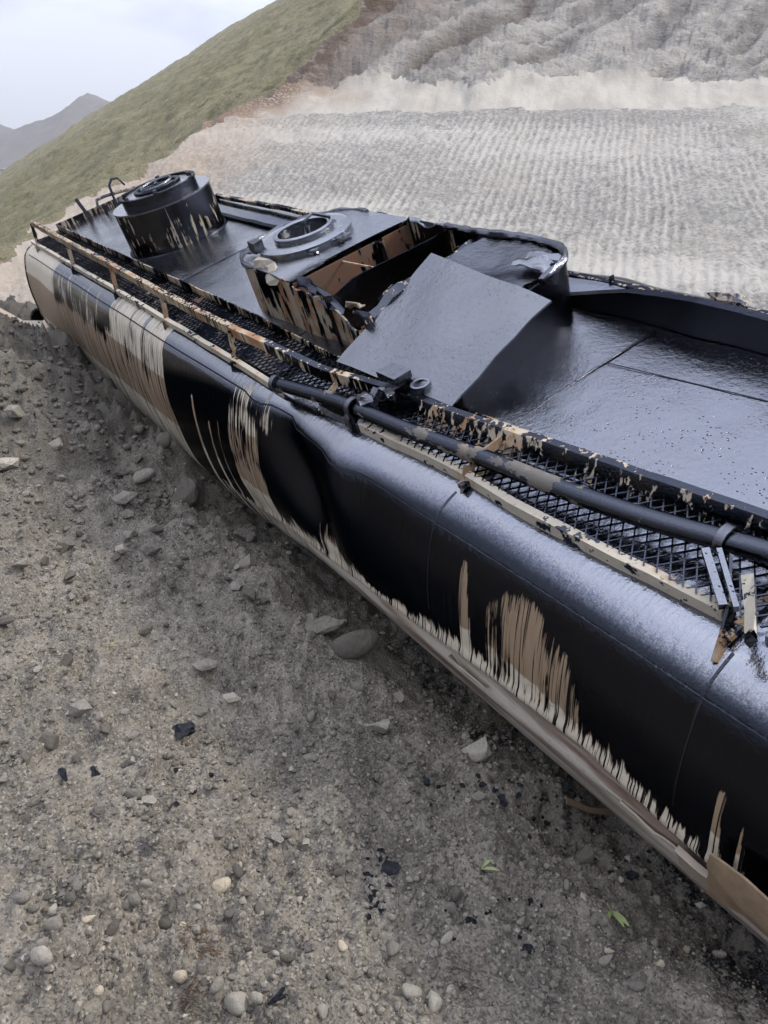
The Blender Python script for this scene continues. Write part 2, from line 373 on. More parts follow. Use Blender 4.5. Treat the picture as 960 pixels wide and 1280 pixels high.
# ------------------------------------------------------------------ near ground
p0 = tank_world(0.7, -0.65, -1.75)[:2]; tdir = Uw[:2] / np.linalg.norm(Uw[:2]); ndir = np.array([-tdir[1], tdir[0]])
if ndir[0] > 0: ndir = -ndir
def ground_base(x, y):
    a = (x - p0[0]) * ndir[0] + (y - p0[1]) * ndir[1]      # + to the left of the tank
    s = (x - p0[0]) * tdir[0] + (y - p0[1]) * tdir[1]      # along the tank, away from the camera
    z = 0.20 * np.clip(a, 0, 6) - 0.10 * sstep(0.55, 0.0, np.abs(a + 0.1)) * sstep(2.5, 0.5, s)
    z = z + 0.06 * np.clip(s - 2.0, 0, 4) * sstep(-1.5, 0.2, a)
    m = 0.50 * np.exp(-((a - 1.6) / 1.5) ** 2 - ((s - 5.2) / 2.2) ** 2)
    z = z + m
    z = z * sstep(7.9, 6.9, s + 0.15 * a) * sstep(-2.4, -0.6, a + 0.0)
    return z, a, s
HUMPS = [(-2.05, 5.05, .30, .17), (-1.35, 4.75, .22, .10), (-2.7, 5.9, .35, .16), (-0.15, 3.35, .22, .12), (-3.3, 6.8, .4, .15), (-1.7, 6.2, .25, .12), (-.75, 4.2, .2, .09), (-2.5, 4.2, .3, .07)]
def ground_z(x, y, detail=True):
    z, a, s = ground_base(x, y)
    if not detail: return z
    for hx, hy, hr, hh in HUMPS: z = z + hh * np.exp(-((x - hx) ** 2 + (y - hy) ** 2) / hr ** 2)
    rough = 0.55 + 0.75 * sstep(1.2, 4.5, s)
    z = z + rough * (0.17 * fbm(x * 1.5, y * 1.5, 3, 3) + 0.24 * fbm(x * 4.2, y * 4.2, 5, 5, .58) * (0.25 + vnoise(x * 1.3, y * 1.3, 9)))
    bank = sstep(1.0, 3.0, s)
    z = z + (0.05 + .05 * bank) * rough * np.clip(ridge(x * 7, y * 7, 4, 21) - 0.5, 0, 1) * 2
    cl = np.clip(vnoise(x * 13 + 2 * fbm(x * 3, y * 3, 2, 8), y * 13, 24) - .52, 0, 1)          # clods
    z = z + (0.12 + .10 * bank) * rough * cl * (vnoise(x * 2, y * 2, 25) > .42)
    z = z + 0.034 * fbm(x * 17, y * 17, 4, 31, 0.6) * (.4 + 1.1 * vnoise(x * 2.6, y * 2.6, 27)) + 0.011 * fbm(x * 55, y * 55, 3, 41, 0.6)
    return z
def px_ray(px, py):
    d = C2W @ np.array([(px - 480) / FPX, (640 - py) / FPX, -1.0]); return d
def at(px, py):
    """where the line of sight of a photo pixel meets the dirt: a world position"""
    d = px_ray(px, py); t = np.linspace(1.0, 14, 1400); P = d[None, :] * t[:, None]; P[:, 2] += CZ
    f = P[:, 2] - ground_z(P[:, 0], P[:, 1]); i = np.argmax(f < 0)
    if f[i] >= 0: i = len(t) - 1
    q = P[i].copy(); q[2] = float(ground_z(q[0:1], q[1:2])[0]); return q, t[i]

rows, cols = 640, 600
yy = 0.35 * (15.0 / 0.35) ** np.linspace(0, 1, rows); an = np.linspace(-0.92, 0.92, cols)
X = an[None, :] * (yy[:, None] + 1.2); Y = np.repeat(yy[:, None], cols, 1)
Z = ground_z(X, Y); _, A_, S_ = ground_base(X, Y)
me = np_mesh('ground', np.stack([X, Y, Z], -1).reshape(-1, 3), grid_faces(rows, cols))
moist_shade = 0.72 * sstep(1.2, 3.6, S_ + 0.5 * fbm(X * 1.2, Y * 1.2, 3, 77)) * sstep(4.2, 2.2, A_) + 0.45 * sstep(0.5, 0.1, np.abs(A_ - 0.0)) + 0.35 * fbm(X * 2.3, Y * 2.3, 3, 78)  # damp bank soil, plus the tank's shade painted along its foot
oil = 0.50 * sstep(0.8, 0.1, A_) * sstep(1.2, -0.6, S_) * (0.4 + 1.2 * vnoise(X * 4, Y * 4, 90))
add_attr(me, 'moist_shade', np.clip(moist_shade, 0, 1).ravel()); add_attr(me, 'oil', np.clip(oil, 0, 1).ravel())
me.materials.append(M['dirt']); gr = link(bpy.data.objects.new('ground', me)); tag(gr, kind='structure')

# ------------------------------------------------------------------ hillsides behind
def hillside():
    az = np.radians(np.concatenate([np.linspace(-46, -31, 60, endpoint=False), np.linspace(-31, 31, 860), np.linspace(31, 46, 61)[1:]]))
    rr = 8.5 * (300 / 8.5) ** np.linspace(0, 1, 520)
    AZ, RR = np.meshgrid(az, rr); X = RR * np.sin(AZ); Y = RR * np.cos(AZ)
    s = X * 0.25 + Y * 0.968; q = X * 0.968 - Y * 0.25
    bench = 24.5 + 0.5 * fbm(q * 0.12, q * 0.03 + 4, 2, 51) - 6.5 * sstep(-9.0, -17.5, q) - 2.0 * sstep(-17, -24, q)
    A = 0.2 + 0.298 * (s - 13)
    up = np.clip(s - bench, 0, None)
    Rk = 0.2 + 0.298 * (np.minimum(s, bench) - 13) + 0.42 * np.minimum(up, 3.0) + 0.56 * np.clip(up - 3.0, 0, None)
    G = 0.4 + 0.506 * (X + 7.7) + 0.219 * (Y - 16) + 0.1 - 0.65 * sstep(16, 26, s) + 1.2 * fbm(X * 0.06, Y * 0.06, 3, 61) * sstep(14, 60, RR) + 0.22 * fbm(X * 0.6, Y * 0.6, 4, 62)
    edge = G - Rk + 0.35 * fbm(X * 0.5, Y * 0.5, 4, 63)       # >0 : cut, <0 : grass
    isg = edge < 0
    # fine relief of the cut
    ph = q / 0.19 + 1.1 * fbm(X * 0.22, Y * 0.22, 2, 71) + .22 * fbm(X * 2.2, Y * 2.2, 3, 171)
    rib = np.cos(2 * np.pi * ph)
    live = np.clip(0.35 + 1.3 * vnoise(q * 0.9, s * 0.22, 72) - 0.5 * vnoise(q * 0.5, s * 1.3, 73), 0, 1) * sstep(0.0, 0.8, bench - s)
    fine = np.clip(1 - (RR - 12) / 60, 0.15, 1)
    zr = Rk + np.where(up <= 0, 0.017 * rib * live + 0.085 * fbm(X * 3.2, Y * 3.2, 5, 74, .6) * (0.5 + vnoise(q * .3, s * .8, 79)) + 0.02 * fbm(q * 9, s * 9, 3, 75), 0)
    rockm = sstep(1.3, 2.9, up + 1.7 * fbm(q * 0.55, s * 0.2, 4, 81))
    strat = ridge(q * 0.35 + s * 0.16, s * 0.9 - q * 0.25, 5, 82)
    al = (q * 3.2 + s * 5.4) / 6.28; ac = (q * 5.4 - s * 3.2) / 6.28
    dia = fbm(al * .16, ac * .9 + .4 * fbm(al * .3, ac * .3, 2, 95), 6, 94, .62)
    zr = zr + rockm * (0.55 * (strat - 0.6) + 0.5 * dia + 0.30 * fbm(q * 1.6, s * 1.9, 6, 83, .6) + 0.45 * fbm(q * .15, s * .2, 3, 86))
    gq, gs = 3.2, 5.4; gl = math.hypot(gq, gs); gd = ((q + 6.9) * gs - (s - 26.7) * gq) / gl + 0.35 * fbm(s * .5, q * .5, 3, 93)
    gm = sstep(26.5, 28.5, s)
    zr = zr - gm * (0.25 * np.exp(-(gd / .2) ** 2) + 0.22 * sstep(-.5, .5, gd) * sstep(6, 1, gd))
    gully = gm * np.exp(-((gd - .05) / .28) ** 2)
    sandm = (up > 0) & (rockm < 0.5)
    zr = zr + np.where(up > 0, (1 - rockm) * (0.10 * fbm(q * 1.6, s * 0.35, 4, 84)), 0)
    gul = sstep(0.0, 2.2, edge)                                 # crumbly brown margin under the turf
    zr = zr + (1 - gul) * 0.25 * fbm(X * 1.1, Y * 1.1, 5, 85)
    zg = G + 0.10 * fbm(X * 2.2, Y * 2.2, 4, 87) + 0.35 * fbm(X * 0.25, Y * 0.25, 4, 88) + 0.16 * fbm(X * 1.0, Y * 1.0, 3, 188)
    Zf = np.where(isg, np.minimum(zg, Rk + 0.45 + 0.2 * fbm(X, Y, 3, 89)) if False else zg, np.minimum(zr, zg + 0.3))
    bl = sstep(-.5, .5, edge); Zf = np.where(np.abs(edge) < .5, zg * (1 - bl) + np.minimum(zr, zg + .3) * bl, Zf)
    Zf = np.where(RR < 13.5, np.minimum(Zf, -0.25 + 0 * Zf) * sstep(13.5, 9.5, RR) + Zf * (1 - sstep(13.5, 9.5, RR)), Zf) if False else Zf
    V3 = np.stack([X, Y, Zf], -1).reshape(-1, 3); F = grid_faces(len(rr), len(az))
    zone = np.where(isg, 3, np.where(up <= 0, 0, np.where(rockm > 0.5, 2, 1))).reshape(-1)
    zf = np.median(zone[F], axis=1).astype(int)
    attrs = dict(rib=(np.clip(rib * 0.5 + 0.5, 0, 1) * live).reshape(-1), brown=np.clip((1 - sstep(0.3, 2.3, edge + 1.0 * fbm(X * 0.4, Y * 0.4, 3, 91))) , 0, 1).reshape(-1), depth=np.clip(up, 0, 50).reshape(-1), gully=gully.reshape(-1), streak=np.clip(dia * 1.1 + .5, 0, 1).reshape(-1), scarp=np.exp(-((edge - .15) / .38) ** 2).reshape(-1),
                 cross=np.clip(vnoise(q * 0.14, s * 0.75, 92), 0, 1).reshape(-1))
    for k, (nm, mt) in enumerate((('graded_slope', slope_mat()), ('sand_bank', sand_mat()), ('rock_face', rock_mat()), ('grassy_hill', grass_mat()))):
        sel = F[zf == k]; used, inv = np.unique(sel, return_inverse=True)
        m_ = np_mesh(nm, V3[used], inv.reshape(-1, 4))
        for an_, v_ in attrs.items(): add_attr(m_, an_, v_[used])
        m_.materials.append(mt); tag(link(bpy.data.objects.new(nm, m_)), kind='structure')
def slope_mat():
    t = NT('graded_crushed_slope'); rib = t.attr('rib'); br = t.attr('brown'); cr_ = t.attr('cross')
    n1 = t.noise(2.2, 6, 0.7, t.vec((1, 1, 1))); n2 = t.noise(11, 5, 0.7); n3 = t.noise(42, 3, 0.7); wide = t.noise(0.45, 4, 0.6)
    grey = t.mix(t.ss(n2, 0.35, 0.65), (0.20, 0.195, 0.185), (0.33, 0.32, 0.305))
    pale = t.mix(n3, (0.40, 0.385, 0.365), (0.57, 0.55, 0.52))
    f = t.math('ADD', t.math('ADD', t.math('MULTIPLY', rib, 0.13), t.math('MULTIPLY', n1, 0.50)), t.math('ADD', t.math('MULTIPLY', n2, 0.62), t.math('MULTIPLY', cr_, 0.34)))  # rib crests paled: ridge light and shade put into the colour
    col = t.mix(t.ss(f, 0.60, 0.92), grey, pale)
    col = t.mix(t.ss(wide, 0.5, 0.7, 0, 0.35), col, (0.37, 0.34, 0.30))
    col = t.mix(t.math('MULTIPLY', br, 0.5), col, (0.42, 0.32, 0.24))
    return t.set(Base_Color=col, Roughness=0.95, Normal=t.bump(t.math('ADD', n2, t.math('MULTIPLY', n3, 0.4)), 0.8, 0.05))
def sand_mat():
    t = NT('slumped_pale_sand'); br = t.attr('brown'); n1 = t.noise(1.4, 5, 0.6, t.vec((1, 0.4, 0.6))); n2 = t.noise(12, 4, 0.6)
    col = t.mix(t.ss(n1, 0.35, 0.65), (0.38, 0.355, 0.32), (0.49, 0.462, 0.42))
    col = t.mix(t.ss(n2, 0.55, 0.75, 0, 0.35), col, (0.33, 0.29, 0.25))
    col = t.mix(t.math('MULTIPLY', br, t.ss(t.noise(0.9, 5, 0.65), 0.30, 0.52)), col, t.mix(n2, (0.22, 0.155, 0.11), (0.36, 0.275, 0.20)))
    col = t.mix(t.math('MULTIPLY', t.attr('scarp'), t.ss(n2, .38, .52)), col, (0.15, 0.10, 0.07))
    return t.set(Base_Color=col, Roughness=0.95, Normal=t.bump(t.math('ADD', n1, n2), 0.5, 0.06))
def rock_mat():
    t = NT('broken_grey_rock'); br = t.attr('brown'); n0 = t.noise(0.35, 5, 0.65, t.vec((1, 1, 2.2), (0.35, 0, 0.2))); n1 = t.noise(1.6, 6, 0.7, t.vec((1, 1, 2.5), (0.35, 0, 0))); n2 = t.noise(7, 5, 0.7)
    col = t.mix(t.ss(n1, 0.34, 0.66), (0.26, 0.25, 0.243), (0.52, 0.50, 0.48))
    col = t.mix(t.ss(n0, 0.42, 0.62, 0, 0.7), col, t.mix(n2, (0.30, 0.28, 0.265), (0.54, 0.52, 0.49)))
    col = t.mix(t.ss(n2, 0.60, 0.70, 0, 0.6), col, (0.09, 0.08, 0.075))
    col = t.mix(t.math('MULTIPLY', br, t.ss(n0, 0.3, 0.5)), col, t.mix(n1, (0.26, 0.20, 0.16), (0.42, 0.35, 0.29)))
    col = t.mix(t.ss(t.attr('streak'), 0.34, 0.62, 0.55, 0.0), col, (0.20, 0.185, 0.175)); col = t.mix(t.ss(t.attr('streak'), 0.58, 0.8, 0, 0.5), col, (0.56, 0.53, 0.50))
    col = t.mix(t.math('MULTIPLY', t.attr('scarp'), t.ss(n1, .35, .5)), col, (0.13, 0.085, 0.06))
    col = t.mix(t.math('MULTIPLY', t.attr('gully'), 0.75), col, (0.12, 0.09, 0.075))
    return t.set(Base_Color=col, Roughness=0.95, Normal=t.bump(t.math('ADD', n1, t.math('MULTIPLY', n2, 0.6)), 1.0, 0.25))
def grass_mat():
    t = NT('thin_hill_grass'); n0 = t.noise(0.07, 4, 0.6); n1 = t.noise(0.5, 5, 0.65); n2 = t.noise(3.5, 5, 0.7); n3 = t.noise(14, 3, 0.7)
    g = t.mix(t.ss(n2, 0.35, 0.65), (0.125, 0.118, 0.052), (0.25, 0.222, 0.115))
    g = t.mix(t.ss(n1, 0.42, 0.62, 0, 0.7), g, (0.32, 0.285, 0.165)); g = t.mix(t.ss(n0, 0.4, 0.62, 0, 0.5), g, (0.19, 0.172, 0.083))
    g = t.mix(t.ss(t.noise(1.3, 5, 0.75), 0.56, 0.66, 0, 0.6), g, (0.07, 0.066, 0.03))
    g = t.mix(t.math('MULTIPLY', t.ss(n3, 0.56, 0.64), t.ss(n1, 0.42, 0.6)), g, (0.38, 0.34, 0.26))
    return t.set(Base_Color=g, Roughness=0.95, Normal=t.bump(t.math('ADD', n2, n3), 0.9, 0.12))
hillside()

# valley floor far below the hill
vx, vy = np.meshgrid(np.linspace(-1350, 700, 60), np.linspace(120, 1500, 60)); m_ = np_mesh('valley_floor', np.stack([vx, vy, -16 - .004 * vy + 4 * fbm(vx * .01, vy * .01, 4, 201)], -1).reshape(-1, 3), grid_faces(60, 60))
m_.materials.append(grass_mat()); tag(link(bpy.data.objects.new('valley_floor', m_)), kind='structure')
# distant mountains
def mountains():
    x = np.linspace(-1150, -150, 260); y = np.linspace(1150, 1900, 120); X, Y = np.meshgrid(x, y)
    c = np.exp(-((Y - 1500) / 230) ** 2)
    prof = np.interp(X, [-1150, -900, -760, -700, -640, -560, -505, -470, -400, -300, -150], [60, 52, 45, 52, 30, 55, 96, 84, 40, 10, -20])
    Zm = c * prof + c * 26 * (ridge(X * 0.012, Y * 0.008, 5, 101) - 0.62) + (1 - c) * -30
    m_ = np_mesh('distant_mountains', np.stack([X, Y, Zm + CZ], -1).reshape(-1, 3), grid_faces(120, 260))
    t = NT('bare_mountain'); n = t.noise(0.03, 6, 0.65); n2 = t.noise(0.2, 4, 0.6)
    m_.materials.append(t.set(Base_Color=t.mix(n, (0.07, 0.055, 0.045), t.mix(n2, (0.20, 0.16, 0.12), (0.09, 0.085, 0.06))), Roughness=1.0))
    tag(link(bpy.data.objects.new('distant_mountains', m_)), kind='structure')
mountains()

# ------------------------------------------------------------------ the tanker
root = bpy.data.objects.new('tank_trailer', None); link(root)
tag(root, 'long wrecked tank trailer lying tilted in the dirt, smeared with wet black tar', 'tank trailer')
Mx = Matrix(((-Uw[0], Vw[0], Ww[0]), (-Uw[1], Vw[1], Ww[1]), (-Uw[2], Vw[2], Ww[2])))
root.location = Ow; root.rotation_euler = Mx.to_euler()

NEARP = [(-.03, -.012), (-.2, -.006), (-.40, -.012), (-.5, -.034), (-.59, -.078), (-.65, -.15), (-.69, -.235), (-.743, -.363), (-.793, -.532), (-.832, -.79)]
LOW0 = [(-.805, -1.05), (-.765, -1.25), (-.69, -1.48), (-.58, -1.70), (-.40, -1.9), (-.1, -2.03), (.65, -2.08)]
LOW1 = [(-.845, -1.08), (-.825, -1.32), (-.75, -1.58), (-.655, -1.80), (-.48, -2.0), (-.1, -2.12), (.65, -2.16)]
CREASE_U = [-3.0, -2.3, -1.8, -1.0, 0.0, 0.5, 1.5, 2.2, 9.5]; CREASE_W = [-.80, -.76, -.67, -.75, -.87, -.95, -1.08, -1.2, -1.2]
def shell():
    us = np.concatenate([np.linspace(-3.0, 3.6, 420, endpoint=False), np.linspace(3.6, 9.5, 260)])
    def prof(low): return catmull(NEARP + low, 130)
    a0, a1 = prof(LOW0), prof(LOW1)
    # sharpen the crease of the near half
    nn = 130; verts = []; bare = []; band = []; scr = []; wet = []
    for u in us:
        b = float(sstep(1.0, 3.2, u)); P = a0 * (1 - b) + a1 * b
        P = P.copy(); low = P[:, 1] < -.5; shrink = 1 - 0.13 * max(0, (u - 5.0) / 4.5)
        P[low, 1] = -.5 + (P[low, 1] + .5) * shrink
        wc = np.interp(u, CREASE_U, CREASE_W)
        v, w = P[:, 0], P[:, 1]
        # crease ridge and the tucked roll under it
        cr_ = (1 - b) * 0.022 * np.exp(-((w - wc) / 0.035) ** 2); v = v - cr_
        v = v + (1 - b) * 0.035 * np.exp(-((w - (wc - .16)) / 0.09) ** 2) * (v < -.5)
        # crash dent on the shoulder
        d = 0.105 * np.exp(-((u - 0.98 - 0.7 * (w + .25)) / 0.30) ** 2 - ((w + .42) / 0.30) ** 2) * (1 - 0.55 * sstep(.25, -.15, u - 0.75 - 0.9 * (w + .25)))
        d -= 0.045 * np.exp(-((u - 0.35) / 0.22) ** 2 - ((w + .22) / 0.22) ** 2)
        d += 0.018 * np.sin(u * 3.1 + 2 * w) * np.exp(-((w + .5) / .4) ** 2) * 0.6
        v = v + d * (v < -.3); w = w - 0.35 * d * (v < -.3)
        far = np.stack([1.3 - v[::-1][1:], w[::-1][1:]], -1)
        ring_ = np.concatenate([np.stack([v, w], -1), far])
        verts.append(np.c_[np.full(len(ring_), u), ring_])
        # ---- where the paint shows
        W_ = ring_[:, 1]; near = ring_[:, 0] < -.35; B = np.zeros(len(W_)); S = np.zeros(len(W_))
        def box(u0, u1, wt, wb, su=.05, sw=.08, amp=1.0):
            return amp * sstep(u0 - su, u0 + su, u) * sstep(u1 + su, u1 - su, u) * sstep(wt + sw, wt - sw, W_) * sstep(wb - sw, wb + sw, W_)
        def tri(u0, u1, wt, wb, amp=1.0, lean=0.0):          # a run that widens downwards
            f = np.clip((wt - W_) / (wt - wb), 0, 1); mid = (u0 + u1) / 2 + lean * f; hw = (u1 - u0) / 2 * (0.25 + .75 * f) + 1e-3
            return amp * sstep(hw, hw * .55, np.abs(u - mid)) * sstep(wt + .03, wt - .05, W_) * sstep(wb - .05, wb + .05, W_)
        z = lambda *a_: np.maximum.reduce(a_)
        B = z(box(7.75, 9.7, .1, -2.2, .25, .05, 1.1), box(5.3, 8.0, -.42, -2.2, .2, .12, .95), box(4.95, 5.4, -.35, -2.2, .12, .1, .75),
              box(3.49, 5.2, -.0, -2.2, .015, .03, 0.66), box(3.49, 4.9, -.42, -2.2, .015, .12, .86), box(5.4, 7.8, -.02, -.45, .2, .05, .12),
              tri(2.74, 2.92, -.36, -2.2, 1.0, .10), tri(2.40, 2.56, -.48, -2.2, 1.0, .12), tri(2.22, 2.28, -.40, -2.2, .9, .1),
              box(1.50, 2.02, -.16, -2.2, .04, .10, .62), box(1.46, 2.02, -.62, -2.2, .03, .2, .98), box(1.3, 2.0, -.04, -.25, .1, .05, .33))
        edge_h = float(np.interp(u, [-2.6, -2.3, -1.9, -1.2, -.6, -.2, .15, .6, 1.2, 1.5], [.05, .05, .06, .04, .05, .035, .07, .11, .08, .02]))
        edge_h *= .35 + 1.35 * float(vnoise(np.array([u * 3.1]), np.array([.5]), 301)[0])
        B = z(B, np.clip(1.0 - (W_ - (wc + 0.0)) / (2 * edge_h + 1e-3), 0, 1) * float(sstep(-2.5, -2.3, u)) * (W_ > wc - .3) * (1 - b))
        B = z(B, tri(-.97, -.84, -.20, wc - .02, 1.0, -.03), tri(-2.47, -2.38, -.36, wc - .05, 1.0, -.02), tri(-2.56, -2.49, -.45, wc - .05, .8, -.02))
        top = np.interp(-u, [1.06, 1.12, 1.25, 1.42, 1.6, 1.83], [-.42, -.27, -.16, -.16, -.27, -.60])
        gf = float(sstep(-1.05, -1.12, u) * sstep(-1.88, -1.82, u)); fr = np.clip((top - W_) / .22, 0, 1)
        B = z(B, gf * (0.30 * sstep(0, .2, fr) + .34 * fr))
        B = B * near
        b_hi = np.interp(u, [-2.6, -1.0, 0.5, 3, 9.5], [-.10, -.12, -.28, -.40, -.33]); b_lo = np.interp(u, [-2.6, -1.8, -1.0, 0.5, 3, 9.5], [-.60, -.60, -.56, -.78, -.88, -1.0])
        BD = sstep(b_hi + .04, b_hi - .04, W_) * sstep(b_lo - .04, b_lo + .04, W_)
        BD = BD * (1 if not (u > 8.1) else 1)
        S = sstep(wc - .005, wc - .045, W_) * (0.0 + 1.0 * float(sstep(1.75, 1.2, u)))
        S = np.maximum(S, 0.55 * sstep(-1.3, -1.5, W_))
        wet.append(np.clip(0.5 + (W_ + .052 + .03 * float(sstep(-1.2, .3, u)) + .22 * float(sstep(1.2, 4.5, u)) + .010 * math.sin(u * 2.3)) / (.11 + .26 * float(sstep(1.2, 4.5, u))), 0, 1)); bare.append(B); band.append(BD); scr.append(S * (ring_[:, 0] < .6))  # wet list: mask for the sheen painted on the shoulder
    V3 = np.concatenate(verts); nr = len(us); nc = len(verts[0])
    # far end: shallow dished cap
    F = grid_faces(nr, nc)
    co = V3 * K; co[:, 0] *= -1
    m_ = np_mesh('shell', co, F)
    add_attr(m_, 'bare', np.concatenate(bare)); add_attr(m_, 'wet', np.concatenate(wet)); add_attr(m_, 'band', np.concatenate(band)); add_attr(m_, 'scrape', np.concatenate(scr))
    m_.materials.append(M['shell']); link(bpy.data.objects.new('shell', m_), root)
    return verts[0], verts[-1], V3.reshape(nr, nc, 3), us
first_ring, last_ring, SH, SHU = shell()
def shell_line(u, w0=-.03, w1=-1.7, off=0.004):
    i = int(np.argmin(abs(SHU - u))); r = SH[i]; k = (r[:, 0] == r[:, 0]) & (np.arange(len(r)) < 130) & (r[:, 2] < w0) & (r[:, 2] > w1)
    return [(p[0], p[1] - off, p[2]) for p in r[k]]
def cap(ring_, bul, name):
    c = np.array([ring_[0][0], .65, -1.0]); mb = MB(); rings = []
    for f in (1.0, .97, .85, .6, .3, .05):
        rings.append([tuple(np.array([c[0] + bul * (1 - f * f), *(c[1:] + (p[1:] - c[1:]) * f)])) for p in ring_[::3]])
    top = [tuple(x) for x in rings[0]]
    mb._loft(rings, cap=False, closed=True)
    mb.build(name, M['dome_rust'], root, True)
cap(last_ring, .22, 'end_cap'); cap(first_ring, -.22, 'end_cap')
MB().tube([(9.5, p[1], p[2]) for p in last_ring[::3]], .018, 6).build('end_rim', M['post'], root, True)
for uu in (-.62, -2.25): MB().tube([(p[0], p[1], p[2]) for p in shell_line(uu, -.02, -.62, 0.0)], .007, 6).build('weld_seam', M['tar_wall'], root, True)
ss_ = []
for uu in np.linspace(9.3, -2.9, 90):
    i = int(np.argmin(abs(SHU - uu))); r = SH[i][:130]; j = int(np.argmin(abs(r[:, 2] + .085 + .03 * (uu < 1)))); ss_.append((r[j][0], r[j][1] - .002, r[j][2] + .002))
MB().tube(ss_, .006, 6).build('weld_seam', M['tar_wall'], root, True)

# deck sheets between the toe boards, butted at the welds
def deck(u0, u1, v0=-.01, v1=1.32):
    g = []
    for u in np.linspace(u0, u1, 14):
        g.append([(u, v, -.008 + .02 * math.sin(math.pi * (v - v0) / (v1 - v0)) + .006 * float(fbm(np.array([u * 2.]), np.array([v * 2.]), 3, 5)[0])) for v in np.linspace(v0, v1, 24)])
    return g
cuts = [-3.0, -.452, 2.0, 4.6, 9.48]
for a, b in zip(cuts, cuts[1:]):
    MB().sheet(deck(a + .002, b - .002), .008).build('deck_sheet', M['tar'], root, True)
for uu in cuts[1:-1]:
    MB().tube([(uu, v, -.002 + .02 * math.sin(math.pi * (v + .01) / 1.33)) for v in np.linspace(.02, 1.3, 20)], .007, 6).build('weld_seam', M['tar_wall'], root, True)
MB().tube([(u, np.interp(u, [-3, -1.43, -.47], [1.06, .941, .852]), .017) for u in np.linspace(-.47, -3, 14)], .003, 6).build('weld_seam', M['tar_wall'], root, True)

TH = .012
def wob(path, a=.006, s=1):
    rn = random.Random(s); return [(u, v + rn.uniform(-a, a), w + rn.uniform(-a, a)) for u, v, w in path]
def dense(path, n):
    P = np.array(path, float); d = np.r_[0, np.cumsum(np.linalg.norm(np.diff(P, axis=0), axis=1))]; t = np.linspace(0, d[-1], n)
    return [tuple(np.interp(x, d, P[:, j]) for j in range(3)) for x in t]
# near toe board
MB().ext(wob(dense([(9.48, .0, 0), (4.5, -.005, 0), (2.6, .0, -.005), (1.3, -.02, -.03), (.5, .01, -.06), (-.5, .072, -.055), (-2, .182, -.05), (-3, .262, -.045)], 60), .004, 3), [(-TH - .012, -.02), (-.012, -.02), (-.012, .112), (-TH - .012, .112)]).build('toe_board', M['toe'], root)
# far toe board, pushed up near the front
MB().ext(wob(dense([(9.48, 1.332, -.06), (5, 1.332, -.06), (.42, 1.335, -.06), (.25, 1.335, .0), (-.2, 1.34, .09), (-.7, 1.335, .135), (-1.2, 1.333, .11), (-3, 1.333, .10)], 50), .004, 4), [(0, -.27), (TH, -.27), (TH, .075), (.06, .075), (.06, .09), (0, .09)]).build('toe_board', M['tar_wall'], root)
MB().ext([(9.48, -.02, 0), (9.50, -.02, 0)], [(0, -.03), (1.36, -.03), (1.36, .11), (0, .11)]).build('end_board', M['toe'], root)
# near handrail: upright at the far end, folded in over the catwalk nearer the camera
railp = [(9.02, -.40, .36), (7.0, -.41, .33), (5.2, -.41, .315), (3.65, -.41, .28), (2.12, -.41, .275), (1.65, -.37, .25), (1.08, -.245, .115), (.60, -.155, .105), (.46, -.13, .10)]
rail2 = [(.36, -.12, .105), (-.144, -.088, .105), (-.944, .0, .11), (-1.996, .108, .11), (-3, .2, .12)]
Lsec = [(0, -.075), (.009, -.075), (.009, -.009), (.05, -.009), (.05, 0), (0, 0)]
MB().ext(wob(dense(railp[:6], 40), .004, 5), Lsec).build('handrail', M['rail'], root)
MB().ext(wob(dense(railp[5:], 14), .002, 6), [(a * 1.0 + .001, b * 1.15) for a, b in Lsec]).build('handrail', M['rail_black'], root)
MB().ext(wob(dense(rail2, 24), .003, 7), [(-.055, -.105), (-.046, -.11), (.008, -.012), (.045, -.006), (.045, .004), (0, .004)]).build('handrail', M['rail_black'], root)
MB().bar((.47, -.14, .07), (.35, -.12, .09), .05, .09).jitter(.012, 3).build('rail_joint', M['tar_lumpy'], root)
# upright posts
for u, v, w in [(9.0, -.395, .34), (7.0, -.405, .31), (5.2, -.405, .30), (3.65, -.405, .265), (2.12, -.405, .26)]:
    p = MB().bar((u, v, w - .01), (u - .02, -.47, .02), .045, .012, (1, 0, 0)); p.bar((u - .02, -.474, .03), (u - .03, -.505, -.125), .075, .010, (1, 0, 0)); p.build('post', M['post'], root, False, .002)
# folded posts
for a, b, c, wd in [((.83, -.27, .085), (.80, -.40, .03), (.74, -.485, -.17), .05), ((-.60, -.10, .08), (-.62, -.33, .08), (-.69, -.475, -.12), .055), ((-2.02, -.16, .10), (-2.16, -.34, .08), (-2.23, -.50, -.05), .06)]:
    p = MB().bar(a, b, wd, .014, (1, 0, .2), .5); p.bar(Vector(b) + Vector((0, -.004, -.004)), c, wd * 1.35, .012, (1, 0, 0), .4); p.jitter(.005, int(wd * 1000)); p.build('post', M['post'], root, True)
MB().bar((-2.12, -.20, .10), (-2.335, -.475, .13), .042, .022, (.3, 0, 1), .7).jitter(.007, 5).build('post', M['edge'], root)
MB().bar((-1.93, -.19, .12), (-2.15, -.38, .10), .03, .03, (0, 0, 1)).bar((-1.97, -.16, .12), (-2.19, -.36, .10), .02, .03, (0, 0, 1)).build('rail_bracket', M['tar'], root)
